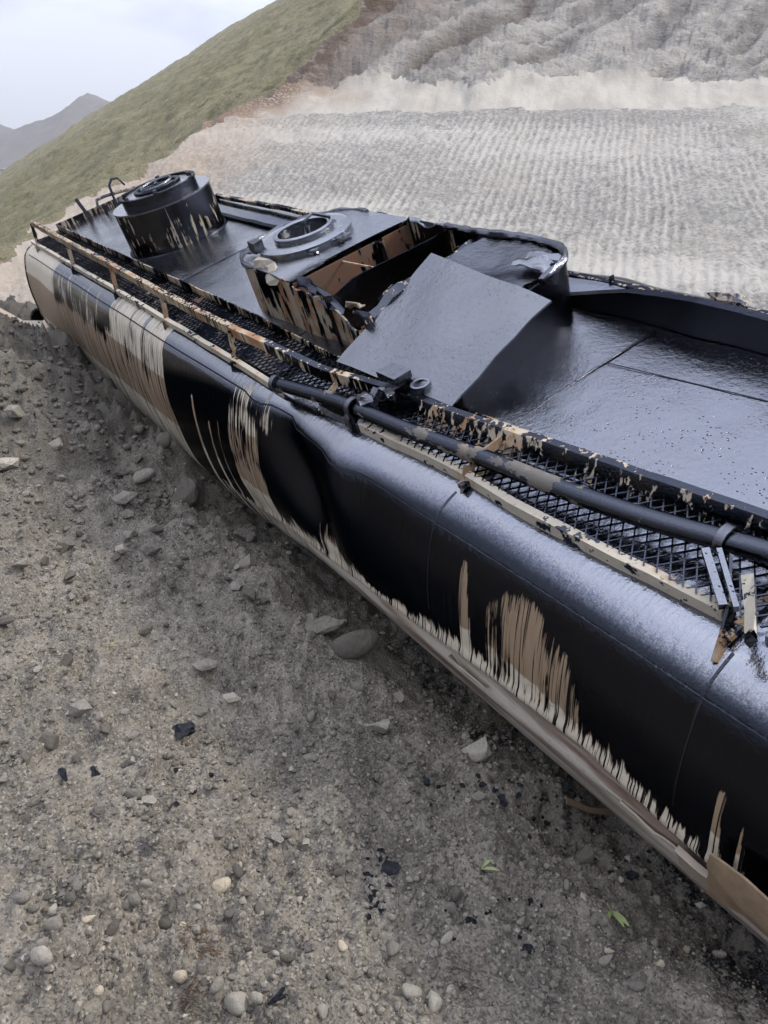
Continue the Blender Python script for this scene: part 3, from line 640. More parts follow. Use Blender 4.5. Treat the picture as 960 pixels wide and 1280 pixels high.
# catwalk: outer angle, cross bars, expanded metal
MB().ext(wob(dense([(9.42, -.475, .055), (5, -.478, .055), (1.6, -.50, .052), (1.25, -.50, .03)], 34), .004, 8), [(0, -.055), (.008, -.055), (.008, -.008), (.04, -.008), (.04, 0), (0, 0)]).build('edge_angle', M['edge'], root)
MB().ext(wob(dense([(.78, -.455, .045), (.35, -.44, .05)], 6), .003, 9), [(0, -.06), (.008, -.06), (.06, -.008), (.06, 0), (0, 0)]).build('edge_angle', M['tar'], root)
MB().ext(wob(dense([(.33, -.437, .05), (-.5, -.385, .05), (-1.1, -.405, .05), (-2.13, -.362, .05)], 16), .003, 9), [(0, -.075), (.008, -.075), (.045, -.008), (.045, 0), (0, 0)]).build('edge_angle', M['edge'], root)
MB().ext([(-2.3, -.35, .03), (-3, -.33, .03)], [(0, -.05), (.04, -.05), (.04, 0), (0, 0)]).build('edge_angle', M['tar'], root)
for u in (9.0, 7.0, 5.2, 3.65, 2.12, .6, -.65, -2.2): MB().box((u - .02, -.44, -.0), (u + .02, -.03, .03)).build('cross_bar', M['post'], root)
def grating(v0, v1, w, u0, u1, pitch, lean, mat, nm='grating', off=lambda u: 0.0, wf=lambda u, v: 0.0):
    mb = MB(); k = 0; u = u0
    rn = random.Random(5)
    while u > u1:
        o = off(u)
        for sgn, dz in ((1, 0), (-1, .004)):
            a = u + sgn * lean / 2; b = u - sgn * lean / 2
            if min(a, b) < u1 or max(a, b) > u0: continue
            A_, B_ = (a, v0 + o, w + dz + wf(a, v0)), (b, v1 + o, w + dz + wf(b, v1))
            mb._loft([[(p[0] - .004, p[1], p[2] - .004), (p[0] + .004, p[1], p[2] - .004), (p[0] + .004, p[1], p[2] + .004), (p[0] - .004, p[1], p[2] + .004)] for p in (A_, B_)], cap=False)
        u -= pitch * rn.uniform(.95, 1.05)
    return mb.build(nm, mat, root)
offv = lambda u: float(np.interp(u, [-3, -2.1, -.5, 1, 3], [.12, .10, .08, .0, .0]))
sag = lambda u, v: -.02 * math.exp(-((u - .6) / .5) ** 2)
grating(-.445, -.03, .046, 9.4, -3.0, .062, .30, M['grate'], 'grating', offv, sag)
MB().sheet([[(u, v, .043 - .012 * float(vnoise(np.array([u * 5.]), np.array([v * 9.]), 6)[0])) for v in np.linspace(-.43, -.03, 14)] for u in np.linspace(9.3, 1.5, 200)], .004).build('clogged_grating', M['clog'], root, True)
# hose tube on the catwalk
pp = [(1.28, -.50, .085), (.63, -.40, .10), (-.15, -.335, .105), (-.64, -.275, .105), (-1.17, -.225, .105), (-1.59, -.165, .105), (-2.1, -.05, .105), (-3, .12, .11)]
MB().tube(catmull(pp, 50).tolist(), .048, 18).build('pipe', M['pipe'], root, True)
MB().tube([(1.285, -.503, .085), (1.24, -.497, .087)], .066, 18).build('pipe_cap', M['tar_lumpy'], root, True)
for u in (.42, -1.95):
    v = float(np.interp(-u, [-1.28, -.63, .15, .64, 1.17, 1.59, 2.1], [-.5, -.4, -.335, -.275, -.225, -.165, -.05]))
    MB().ring((0, 0, 0), [(.056, -.02), (.07, -.02), (.07, .02), (.056, .02)], 18).bend(lambda x, y, z: (u + z, v + x, .105 + y)).build('pipe_clamp', M['tar_lumpy'], root, True)
MB().bar((.33, -.42, .02), (.36, -.22, .17), .05, .05).blob((.36, -.33, .15), (.05, .06, .05), 3).blob((.42, -.45, .03), (.04, .03, .06), 4).build('clamp_bracket', M['tar_lumpy'], root, True)
MB().bar((.5, -.2, .06), (.33, -.17, .13), .06, .05).blob((.42, -.18, .09), (.07, .05, .05), 7).build('clamp_bracket', M['tar_lumpy'], root, True)
MB().box((.30, -.13, .155), (.50, -.0, .205)).build('valve_box', M['tar_plate'], root, False, .012)
MB().ring((.20, -.02, .105), [(.045, 0), (.062, 0), (.062, .045), (.045, .045)], 20).build('filler_neck', M['tar'], root, True)
# far catwalk
MB().ext(wob(dense([(7.6, 1.75, .05), (5, 1.75, .07), (2.2, 1.74, .045), (.9, 1.74, .0), (-.8, 1.745, -.0), (-3, 1.75, .0)], 40), .005, 11), [(0, -.07), (.01, -.07), (.01, 0), (-.04, 0), (-.04, -.009), (0, -.009)]).build('handrail', M['toe'], root)
MB().ext(wob(dense([(9.4, 1.72, -.07), (-3, 1.72, -.07)], 20), .004, 12), [(0, -.05), (.04, -.05), (.04, 0), (0, 0)]).build('edge_angle', M['toe'], root)
grating(1.35, 1.72, -.075, 9.4, -3.0, .07, .28, M['grate'])
for u in (7.3, 4.7, 2.2, .3, -1.6): MB().bar((u, 1.745, .03), (u, 1.745, -.1), .04, .012, (1, 0, 0)).build('post', M['post'], root)
MB().blob((-.62, 1.74, .02), (.13, .05, .05), 12, 2, .3).build('bent_bracket', M['post'], root)
# bent bars of the ladder at the far end
MB().bar((9.3, .45, .02), (9.35, .39, .34), .05, .03, (1, 0, 0)).build('ladder_bar', M['tar_wall'], root)
hp = [(9.3, .62, .1), (9.32, .66, .22), (9.35, .80, .22), (9.35, 1.0, .20), (9.3, 1.28, .17)]
MB().tube(hp, .022, 8).build('ladder_bar', M['post'], root, True)
MB().tube([(9.3, .90, .05), (9.33, .93, .33), (9.33, 1.0, .40), (9.33, 1.1, .38), (9.3, 1.15, .26)], .02, 8).build('ladder_bar', M['tar_wall'], root, True)
MB().bar((9.2, .68, .0), (9.2, .72, .14), .04, .03, (1, 0, 0)).build('ladder_bar', M['post'], root)

# first dome
dc = (6.28, .725, 0)
def cyl_wall(c, r, h, mat, nm, parent, n=64, tap=0.0):
    return MB().ring(c, [(r, -.03), (r + .012, -.03), (r + tap + .012, h), (r + tap, h)], n).build(nm, mat, parent, True)
dome = cyl_wall(dc, .585, .5, M['dome'], 'dome', root)
MB().ring(dc, [(.60, -.005), (.635, -.005), (.625, .014), (.60, .016)], 48).build('weld_ring', M['tar_wall'], dome, True)
MB().ring(dc, [(0.001, .488), (.605, .488), (.605, .506), (0.001, .506)], 48).build('dome_top', M['tar'], dome, True)
MB().ring(dc, [(.43, .506), (.46, .506), (.46, .60), (.475, .605), (.475, .622), (.43, .622)], 48).build('lid_ring', M['tar_wall'], dome, True)
MB().ring(dc, [(.001, .585), (.425, .585), (.425, .60), (.30, .612), (.001, .612)], 48).build('lid', M['tar'], dome, True)
MB().ring(dc, [(.23, .613), (.29, .613), (.29, .632), (.25, .636), (.23, .632)], 36).build('hatch_ring', M['tar_wall'], dome, True)
hw = MB().tube([(dc[0] + .19 * math.cos(t), dc[1] + .19 * math.sin(t), (.645 + .012 * math.sin(t))) for t in np.linspace(0, 2 * math.pi, 25)], .016, 6)
for t in (0.3, 2.4, 4.5): hw.bar((dc[0], dc[1], .635), (dc[0] + .19 * math.cos(t), dc[1] + .19 * math.sin(t), .645), .03, .02)
hw.tube([(dc[0], dc[1], .61), (dc[0], dc[1], .655)], .03, 8); hw.build('hatch_wheel', M['tar_lumpy'], dome, True)
for k in range(4):
    t = k * math.pi / 2 + .4; x, y = dc[0] + .40 * math.cos(t), dc[1] + .40 * math.sin(t)
    MB().bar((x, y, .612), (x, y, .655), .05, .035).build('lid_clamp', M['tar_lumpy'], dome)
MB().tube([(5.76, .95, .07), (5.70, .96, .10), (5.70, .96, .20), (5.77, .95, .22)], .016, 6).build('dome_handle', M['post'], dome, True)

# torn middle housing: rounded far end with its own manhole, three open bays
bx = empty('box_tmp'); bpy.data.objects.remove(bx)
CX_, CV_, RR_ = 2.73, .735, .585
def wall(path, h, mat, nm, parent, th=.014, lean=0.0, z0=-.03):
    """upright plate along a path of (u,v,top)"""
    g = []
    for (u, v, t_) in path: g.append([(u, v, z0), (u, v, (z0 + t_) * .5), (u, v, t_)])
    return MB().sheet(g, th).build(nm, mat, parent, True)
house = wall([(CX_ + RR_ * math.cos(t), CV_ + RR_ * math.sin(t), .42) for t in np.linspace(math.pi / 2, -math.pi / 2, 28)], .42, M['dome_rust'], 'hatch_housing', root)
rn = random.Random(4)
near_top = [(2.73, .42), (2.5, .42), (2.3, .40), (2.12, .42), (2.0, .39), (1.9, .37), (1.8, .385), (1.7, .345), (1.6, .36), (1.5, .29), (1.42, .275), (1.3, .23), (1.2, .22), (1.12, .20), (1.04, .15), (.5, .15), (.05, .15)]
wall([(u, .15 + .012 * math.sin(u * 9) + (.03 if 1.2 < u < 1.7 else 0), t_) for u, t_ in near_top], 0, M['dome_rust'], 'side_wall', house)
wall([(u, 1.32 - .02 * math.sin(u * 7), .42 + .012 * math.sin(u * 11)) for u in np.linspace(2.73, .43, 20)], 0, M['dome'], 'side_wall', house)
endp = [(.05, v, .05 + .37 * (v + .1) / .9) for v in np.linspace(.15, .75, 6)] + [(.05, v, .41) for v in (.85, .93)] + [(.05 + .37 * (1 - math.cos(t)), .95 + .37 * math.sin(t), .43 + .012 * math.sin(5 * t)) for t in np.linspace(0.1, math.pi / 2, 12)]
wall(endp, 0, M['tar_wall'], 'end_wall', house)
wall([(1.99, v, .395) for v in np.linspace(.16, 1.31, 8)], 0, M['rust_inside'], 'divider', house)
wall([(1.51 + .02 * math.sin(v * 4), v, .40 - .05 * math.exp(-((v - .25) / .1) ** 2)) for v in np.linspace(.16, 1.31, 14)], 0, M['tar_wall'], 'divider', house)
dv = []
for v in np.linspace(.18, 1.31, 14):
    t_ = .385 - .10 * math.exp(-((v - .3) / .14) ** 2) + .012 * math.sin(v * 17); o = .03 * math.sin(v * 6)
    dv.append([(1.04 + o, v, -.02), (1.03 + o, v, t_ * .55), (1.05 + o, v, t_ * .9), (1.10 + o, v, t_), (1.16 + o, v, t_ - .02)])
MB().sheet(dv, .016).build('divider', M['dome'], house, True)
for a, b in ((1.5, 1.98), (1.06, 1.5)): MB().box((a + .02, .17, .002), (b - .02, 1.30, .012 + .02)).build('bay_floor', M['rust_inside'], house)
MB().bar((1.98, .62, .375), (1.52, .66, .37), .012, .012).build('tie_rod', M['rail'], house)
MB().bar((1.97, 1.0, .05), (1.97, 1.0, .38), .03, .03).build('stiffener', M['rust_inside'], house)
# top of the rounded end
tg = []
for u in np.linspace(2.0, CX_ + RR_ - .004, 26):
    hv = RR_ if u < CX_ else math.sqrt(max(0.0006, RR_ ** 2 - (u - CX_) ** 2))
    tg.append([(u, CV_ + hv * s * 1.012, .425 + .012 * (1 - s * s) - .02 * math.exp(-((u - 2.1) / .1) ** 2) * (s < -.4)) for s in np.linspace(-1, 1, 20)])
MB().sheet(tg, .012).build('housing_top', M['tar'], house, True)
fc = (2.66, .69, .435)
MB().ring(fc, [(.25, 0), (.41, 0), (.415, .05), (.39, .068), (.33, .07), (.25, .06)], 40).build('manhole_flange', M['tar'], house, True)
MB().ring(fc, [(.22, -.0), (.262, -.0), (.262, .10), (.245, .112), (.22, .10)], 36).build('manhole_neck', M['tar'], house, True)
MB().ring(fc, [(.001, .01), (.22, .01), (.22, .022), (.001, .03)], 30).build('manhole_cover', M['tar_plate'], house, True)
MB().tube([(2.60, .70, .45), (2.60, .70, .60), (2.62, .80, .62), (2.55, .92, .55)], .016, 6).bar((2.45, .62, .5), (2.75, .78, .5), .05, .02).build('cover_arm', M['tar_lumpy'], house, True)
for k in range(10):
    t = k * math.pi / 5; MB().tube([(fc[0] + .375 * math.cos(t), fc[1] + .375 * math.sin(t), .48), (fc[0] + .375 * math.cos(t), fc[1] + .375 * math.sin(t), .503)], .016, 6).build('bolt', M['tar'], house)
lip = [(CX_ + (RR_ + .004) * math.cos(t), CV_ + (RR_ + .004) * math.sin(t), .425) for t in np.linspace(1.75, -1.75, 34)]
MB().tube(lip, [.022 + .007 * math.sin(k * 1.3) for k in range(34)], 8).build('tar_lip', M['tar_lumpy'], house, True)
lm = MB(); rn = random.Random(77)
for k in range(13):
    t = rn.uniform(0, 6.28); r0 = rn.uniform(.27, .5); lm.blob((fc[0] + r0 * math.cos(t), fc[1] + r0 * math.sin(t), .465 + rn.uniform(-.015, .02)), (rn.uniform(.03, .08), rn.uniform(.03, .06), rn.uniform(.012, .03)), k, 2, .3)
lm.build('tar_lumps', M['tar_lumpy'], house, True)
MB().box((2.78, .27, .47), (2.9, .36, .56)).jitter(.006, 4).build('hinge_block', M['tar_lumpy'], house)
def crumple(fn, nu, nv, amp, seed, th=.010):
    rn = random.Random(seed); g = []
    for i in range(nu):
        g.append([tuple(np.array(fn(i / (nu - 1), j / (nv - 1))) + np.array([rn.uniform(-amp, amp), rn.uniform(-amp, amp), rn.uniform(-amp, amp)])) for j in range(nv)])
    return MB().sheet(g, th)
crumple(lambda a, b: (2.62 - .42 * a, .13 + .17 * b + .03 * math.sin(a * 6), .36 + .13 * math.sin(b * 2.6 + .4) - .07 * a), 7, 5, .022, 21).build('torn_flap', M['flap'], house)
crumple(lambda a, b: (2.0 - .62 * a, .17 + .06 * b, .37 - .14 * a * a + .05 * b), 9, 4, .022, 22).build('torn_edge', M['tar_wall'], house, True)
crumple(lambda a, b: (1.42 - .12 * a, .24 + .10 * b, .26 + .10 * a * (1 - b)), 4, 4, .02, 23).build('torn_flap', M['flap'], house)
crumple(lambda a, b: (1.98 - .5 * a, 1.26 + .10 * b, .43 + .03 * math.sin(a * 9) - .03 * b), 10, 4, .016, 24).build('torn_edge', M['tar'], house, True)
crumple(lambda a, b: (1.02 - .88 * a, .80 + .50 * b - .16 * b * max(0, a - .7) * 3, .385 + .03 * b - .05 * math.sin(b * 3.1) * math.sin(a * 3.1) + .012 * math.sin(a * 9 + b * 4)), 14, 8, .010, 25).build('torn_cover', M['tar_lumpy'], house, True)
rim_ = [(1.5, 1.31, .43), (1.1, 1.30, .435), (.8, 1.31, .445), (.42, 1.315, .44)] + [(.05 + .37 * (1 - math.cos(t)), .95 + .37 * math.sin(t), .435) for t in np.linspace(1.4, .1, 8)] + [(.05, .9, .415)]
MB().tube(catmull(rim_, 44).tolist(), .026, 8).jitter(.005, 27).build('rolled_rim', M['tar_lumpy'], house, True)
cc = crumple(lambda a, b: (.42 - .30 * a, 1.0 + .20 * b, .42 + .03 * math.sin(a * 2.9) * math.sin(.4 + b * 2.4) + .012 * math.sin(b * 9 + a * 5)), 9, 10, .008, 26)
cc.blob((.22, 1.14, .43), (.12, .05, .035), 5, 2, .2).blob((.16, 1.02, .425), (.09, .045, .03), 6, 2, .2).build('crumpled_corner', M['tar'], house, True)
# loose plate over the third bay
pl = []
for a in np.linspace(0, 1, 14):
    row = []
    for b in np.linspace(0, 1, 12):
        bot = np.array([1.09 - 1.20 * a, -.10 + .07 * a, .095]); top_ = np.array([1.08 - 1.33 * a, .85 - .16 * a, .455])
        p = bot + (top_ - bot) * b; p[2] += .012 * math.sin(a * 3) * math.sin(b * 3) + .03 * max(0, b - .75) * max(0, .3 - a) * 8 - .02 * max(0, a - .8) * max(0, b - .7) * 10 + .004 * math.sin(a * 11 + b * 5); p[0] += .006 * math.sin(b * 17) * (a in (0, 1)); row.append(tuple(p))
    pl.append(row)
plate = MB().sheet(pl, .014).build('steel_plate', M['tar_plate'], None, False)
plate.location = root.location; plate.rotation_euler = root.rotation_euler
tag(plate, 'flat steel plate slick with tar, leaning across the torn open hatch housing', 'steel plate')
# torn skirt at the near lower corner
crumple(lambda a, b: (-2.46 - .62 * a, -.875 - .02 * math.sin(b * 3) - .02 * a, -.60 - .33 * b + .13 * a * b + .02 * math.sin(a * 5)), 9, 6, .007, 31).build('torn_skirt', M['brown_sheet'], root, True)
crumple(lambda a, b: (-2.27 - .23 * a, -.845 + .03 * b, -.87 - .16 * b - .02 * a), 6, 5, .006, 32, .03).build('torn_skirt', M['pale_sheet'], root, True)
crumple(lambda a, b: (-1.95 - .33 * a, -.825 + .04 * b, -.95 - .10 * b * math.sin(.5 + a * 2.4)), 8, 4, .006, 33).build('torn_skirt', M['pale_sheet'], root, True)
crumple(lambda a, b: (-.70 - .32 * a, -.83 + .03 * b, -.95 - .09 * b * math.sin(a * 3)), 6, 3, .006, 34).build('torn_skirt', M['pale_sheet'], root, True)
# ------------------------------------------------------------------ stones, tar lumps, debris
def stone_mesh(seed, flat=.6, n=22, sub=True):
    rn = random.Random(seed); bm = bmesh.new()
    for i in range(n):
        v = Vector((rn.gauss(0, 1), rn.gauss(0, 1), rn.gauss(0, 1))).normalized() * rn.uniform(.8, 1.0)
        bm.verts.new((v.x * .5 * rn.uniform(.9, 1.1), v.y * .5 * rn.uniform(.6, .85), v.z * .5 * flat))
    r = bmesh.ops.convex_hull(bm, input=bm.verts[:])
    bmesh.ops.delete(bm, geom=[g for g in r['geom_interior'] if isinstance(g, bmesh.types.BMVert)], context='VERTS')
    if sub:
        bmesh.ops.bevel(bm, geom=bm.edges[:], offset=.016, segments=1, affect='EDGES')
        for v in bm.verts: v.co *= 1 + rn.uniform(-.045, .045)
    if seed >= 200:                                            # river worn
        bmesh.ops.triangulate(bm, faces=bm.faces[:]); bmesh.ops.subdivide_edges(bm, edges=bm.edges[:], cuts=1, use_grid_fill=True)
        for _ in range(3): bmesh.ops.smooth_vert(bm, verts=bm.verts[:], factor=.5, use_axis_x=True, use_axis_y=True, use_axis_z=True)
        for v in bm.verts: v.co *= 1.16
        for f in bm.faces: f.smooth = True
    me = bpy.data.meshes.new('stone'); bm.to_mesh(me); bm.free(); me.materials.append(M['stone']); return me
def stone_mat(name, lo, hi, gloss=.9):
    t = NT(name); oi = t.n('ShaderNodeObjectInfo'); n1 = t.noise(9, 5, .7); n2 = t.noise(3, 4, .6); n3 = t.noise(30, 3, .7)
    col = t.mix(oi.outputs['Random'], lo, hi); col = t.mix(t.ss(n1, .35, .7, 0, .55), col, tuple(x * .6 for x in lo)); col = t.mix(t.ss(n2, .45, .7, 0, .4), col, tuple(min(1, x * 1.15) for x in hi))
    return t.set(Base_Color=col, Roughness=gloss, Normal=t.bump(t.math('ADD', n1, t.math('MULTIPLY', n3, .5)), .6, .05))
M['stone'] = stone_mat('grey_stone', (0.23, 0.21, 0.185), (0.42, 0.385, 0.34))
M['stone_pale'] = stone_mat('pale_stone', (0.42, 0.39, 0.34), (0.55, 0.51, 0.45))
M['stone_cream'] = stone_mat('cream_stone', (0.66, 0.57, 0.44), (0.70, 0.61, 0.48))
M['stone_dark'] = stone_mat('dark_earthy_stone', (0.12, 0.106, 0.09), (0.20, 0.178, 0.152))
SM = {k: [] for k in ('stone', 'stone_pale', 'stone_cream', 'stone_dark')}
SMR = {k: [] for k in SM}
for mk in SM:
    for i in range(7):
        m_ = stone_mesh(100 + i, (.55, .7, .9)[i % 3], 11 + 3 * (i % 4)); m_.materials[0] = M[mk]; SM[mk].append(m_)
        m_ = stone_mesh(200 + i, (.55, .7, .85)[i % 3], 14 + 3 * (i % 4), False); m_.materials[0] = M[mk]; SMR[mk].append(m_)
def stone(px, py, wpx, label=None, mk='stone', group=None, var=None, sink=.18, rz=None, stretch=1.0):
    q, t = at(px, py); s = 1.12 * wpx / FPX * t
    o = bpy.data.objects.new('stone', (SMR if (py > 1085 or 'round' in (label or '')) else SM)[mk][random.randrange(7) if var is None else var])
    o.location = (q[0], q[1], q[2] + s * .5 * .6 * (1 - 2 * sink)); o.scale = (s * 1.1 * stretch, s * 1.1, s * 1.05)
    o.rotation_euler = (random.uniform(-.3, .3), random.uniform(-.3, .3), random.uniform(0, 6.3) if rz is None else rz)
    link(o); tag(o, label, 'stone', group); return o
NAMED = [
    (277, 1115, 33, 'smooth cream white stone, the brightest on the foreground dirt', 'stone_cream', 1, .2),
    (103, 893, 30, 'angular grey stone with a dark underside on open dirt at the left', 'stone', 4, 0),
    (123, 898, 14, 'small pale stone touching the right side of the angular grey stone', 'stone_pale', 2, 0),
    (594, 942, 38, 'oblong pale stone below the tank, ringed by black tar lumps', 'stone_pale', 2, -.3),
    (473, 914, 36, 'flat dusty pale stone pressed into dirt midway between clods and tank', 'stone_pale', 0, 0),
    (62, 932, 27, 'triangular dark grey stone left of the black tar scrapes', 'stone_dark', 5, .6),
    (172, 998, 26, 'rounded brown grey stone right of the two tar scrapes', 'stone', 1, 0),
    (404, 792, 48, 'big brown slab of rock with dark front face near the tank belly', 'stone', 3, .1),
    (258, 841, 30, 'blocky brown stone on bare dirt in the middle of the bank', 'stone', 6, .5),
    (84, 688, 24, 'dark chunky stone on the bank below the low earth hump', 'stone_dark', 4, .2),
    (176, 607, 36, 'flat slab stone on the upper bank below the round boulder', 'stone', 0, .4),
    (157, 630, 28, 'flat tilted slab just below left of the upper slab stone', 'stone', 3, .7),
    (228, 628, 46, 'broad dark clod of rock jutting from the bank under the tank', 'stone_dark', 2, .5),
    (212, 560, 28, 'round half buried boulder right against the tank bottom', 'stone_dark', 5, 0),
    (20, 526, 26, 'brown blocky stone near the left edge below the earth crest', 'stone', 1, 0),
    (8, 588, 34, 'whitish crumbling chunk cut by the left edge of the view', 'stone_pale', 6, .3),
    (27, 711, 26, 'low grey stone with pale top, lower left of the hump', 'stone', 0, .2),
    (8, 782, 24, 'dark stone cut by the left edge beside dusty dirt', 'stone_dark', 3, 0),
    (306, 708, 26, 'pale pointed stone alone near the scraped tank bottom', 'stone', 2, -.2),
    (196, 667, 20, 'dark upright stone under the flat slabs', 'stone_dark', 6, 0),
    (152, 691, 18, 'pale angular stone left of the jumble of small rocks', 'stone_pale', 1, .4),
    (190, 694, 28, 'grey block on the jumble of small rocks', 'stone', 4, .9),
    (448, 818, 58, 'largest rounded earthy boulder, in the hollow under the tank', 'stone_dark', 1, .3),
    (452, 862, 22, 'rounded stone just below the largest rounded earthy boulder', 'stone', 5, 0),
    (30, 1126, 24, 'oval grey cobble near the left edge, leftmost of the cobble cluster', 'stone', 1, 0),
    (67, 1142, 20, 'squarish light grey cobble in the middle of the cluster', 'stone_pale', 4, 1.4),
    (72, 1163, 25, 'tilted grey cobble below the squarish light one', 'stone', 2, .6),
    (95, 1128, 22, 'round dark cobble on the right edge of the cluster', 'stone_dark', 5, 0),
    (143, 1166, 22, 'rounded dark grey cobble apart to the right of the cluster', 'stone_dark', 1, 1.2),
    (174, 1130, 25, 'smooth flat oval grey pebble up left of the cream stone', 'stone', 5, .2),
    (63, 1195, 40, 'large pale round boulder half buried near the lower left', 'stone_pale', 5, .2),
    (272, 1232, 24, 'grey egg shaped stone below the dry brown moss', 'stone', 5, 1.3),
    (300, 1262, 36, 'widest pale cobble at the bottom edge', 'stone_pale', 2, .1),
    (326, 1250, 22, 'pale round pebble touching the widest bottom cobble', 'stone_pale', 5, 0),
    (228, 1225, 20, 'cream oblong pebble left of the egg shaped stone', 'stone_cream', 2, .3),
    (128, 1244, 17, 'white rounded pebble near the bottom left', 'stone_cream', 5, .5),
    (515, 1247, 28, 'crusty whitish stone by the bottom edge', 'stone_pale', 6, 0),
    (543, 1258, 26, 'long upright pale pebble right of the crusty whitish stone', 'stone_pale', 2, 1.5),
    (492, 1190, 26, 'brown grey rounded stone above the crusty whitish stone', 'stone', 4, .1),
    (559, 1177, 20, 'light tan pebble beside a black tar blot', 'stone_pale', 1, .7),
    (826, 1206, 14, 'clean white pebble on fine gravel at the right', 'stone_cream', 5, .4),
    (760, 1192, 13, 'small white pebble below the green sprig', 'stone_cream', 3, 0),
    (795, 1237, 22, 'grey stone low on the right, near the bottom edge', 'stone', 6, 0),
    (360, 1202, 18, 'dark flat oval pebble right of the dry moss', 'stone_dark', 1, 0),
    (230, 1162, 18, 'white tan pebble at the top of the dry moss', 'stone_cream', 5, .9),
    (249, 1165, 17, 'white round pebble right beside the white tan one on the moss', 'stone_pale', 5, 0),
    (290, 877, 20, 'pale chalky stone in the middle distance on smooth dirt', 'stone_pale', 3, .3),
    (110, 1153, 16, 'reddish tan pebble right of the cobble cluster', 'stone_cream', 3, .5),
    (635, 1163, 15, 'round grey pebble among tar spots below the tank', 'stone', 5, 0),
    (683, 1087, 11, 'tiny pale cube of stone below the rusted strip', 'stone_pale', 4, 0),
    (729, 1074, 26, 'dull dark stone under the tank near the rusted strip', 'stone_dark', 2, .2),
]
for px, py, wpx, lab, mk, var, rz in NAMED: stone(px, py, wpx, lab, mk, None, var, .15, rz)
# many smaller stones that little tells apart
def area_of(px, py):
    if py > 1080: return 'among the foreground pebbles at the lower left' if px < 440 else 'on the tar spotted gravel at the lower right'
    if py < 560: return 'on the earth bank at the upper left'
    if py < 790: return 'on the clodded bank below the tank middle'
    return 'on the open dirt in the left middle' if px < 400 else 'in the dirt beside the lower tank'
cnt = 0; rn = random.Random(12); WORD = {'stone': 'grey', 'stone_dark': 'dark', 'stone_pale': 'pale', 'stone_cream': 'whitish'}
while cnt < 285:
    px, py = rn.uniform(-5, 930), rn.uniform(420, 1280)
    if py < 433 + .86 * (px - 75) + 12: continue
    dens = .30 + .7 * (vnoise(np.array([px / 90.]), np.array([py / 70.]), 55)[0] > .52)
    if py > 1080 and px < 460: dens = 1
    if 560 < py < 780 and 60 < px < 440: dens = 1
    if rn.random() > dens: continue
    q, t = at(px, py)
    a = (q[0] - p0[0]) * ndir[0] + (q[1] - p0[1]) * ndir[1]
    if a < -.05: continue
    w = 7 + 15 * rn.random() ** 2.4
    mk = rn.choices(['stone', 'stone_dark', 'stone_pale', 'stone_cream'], [5, 4.2, 1.2, .2])[0]
    lb = 'small %s stone %s' % (WORD[mk], area_of(px, py))
    stone(px, py, w, lb, mk, lb.replace('small', 'scattered').replace(' stone ', ' stones '), None, .2); cnt += 1

# fine gravel: one mass
def gravel(n, smin, smax, ymax, seed, mat, name):
    g = np.random.default_rng(seed); y = 0.7 * (ymax / 0.7) ** (g.random(n) ** .8); x = (g.random(n) * 2 - 1) * 0.62 * (y + .7) 
    _, a, s = ground_base(x, y); k = (a > -.25) & (vnoise(x * 2.6, y * 2.6, 27) + .5 * vnoise(x * 9, y * 9, 28) > g.random(n) * 1.25); x, y = x[k], y[k]; n = len(x)
    z = ground_z(x, y); sz = smin + (smax - smin) * g.random(n) ** 3; 
    base = np.array([(1, 0, 0), (-1, 0, 0), (0, 1, 0), (0, -1, 0), (0, 0, 1), (0, 0, -1)], float)
    fc_ = np.array([(0, 2, 4), (2, 1, 4), (1, 3, 4), (3, 0, 4), (2, 0, 5), (1, 2, 5), (3, 1, 5), (0, 3, 5)])
    V = base[None] * (0.5 + .5 * g.random((n, 6, 1))) + (g.random((n, 6, 3)) - .5) * .5
    V[:, :, 2] *= .7; th = g.random(n) * 6.28; c, s_ = np.cos(th)[:, None], np.sin(th)[:, None]
    Xr = V[:, :, 0] * c - V[:, :, 1] * s_; Yr = V[:, :, 0] * s_ + V[:, :, 1] * c
    P = np.stack([Xr * sz[:, None] + x[:, None], Yr * sz[:, None] + y[:, None], V[:, :, 2] * sz[:, None] + z[:, None] + .15 * sz[:, None]], -1)
    F = (fc_[None] + 6 * np.arange(n)[:, None, None]).reshape(-1, 3)
    m_ = np_mesh(name, P.reshape(-1, 3), F, False); add_attr(m_, 'tint', np.repeat(g.random(n), 6)); m_.materials.append(mat)
    tag(link(bpy.data.objects.new(name, m_)), 'fine grey gravel and crumbs of dirt covering the ground', 'gravel', None, 'stuff')
def gravel_mat():
    t = NT('gravel'); a = t.attr('tint'); r = t.n('ShaderNodeValToRGB'); t.put(r.inputs[0], a); el = r.color_ramp.elements
    el[0].color = (.085, .077, .068, 1); el[1].color = (.46, .42, .365, 1); el[1].position = 1.0
    for ps, c in ((.45, (.17, .152, .132, 1)), (.75, (.23, .205, .174, 1)), (.92, (.30, .27, .23, 1))):
        q = el.new(ps); q.color = c
    return t.set(Base_Color=r.outputs[0], Roughness=.95)
GM = gravel_mat()
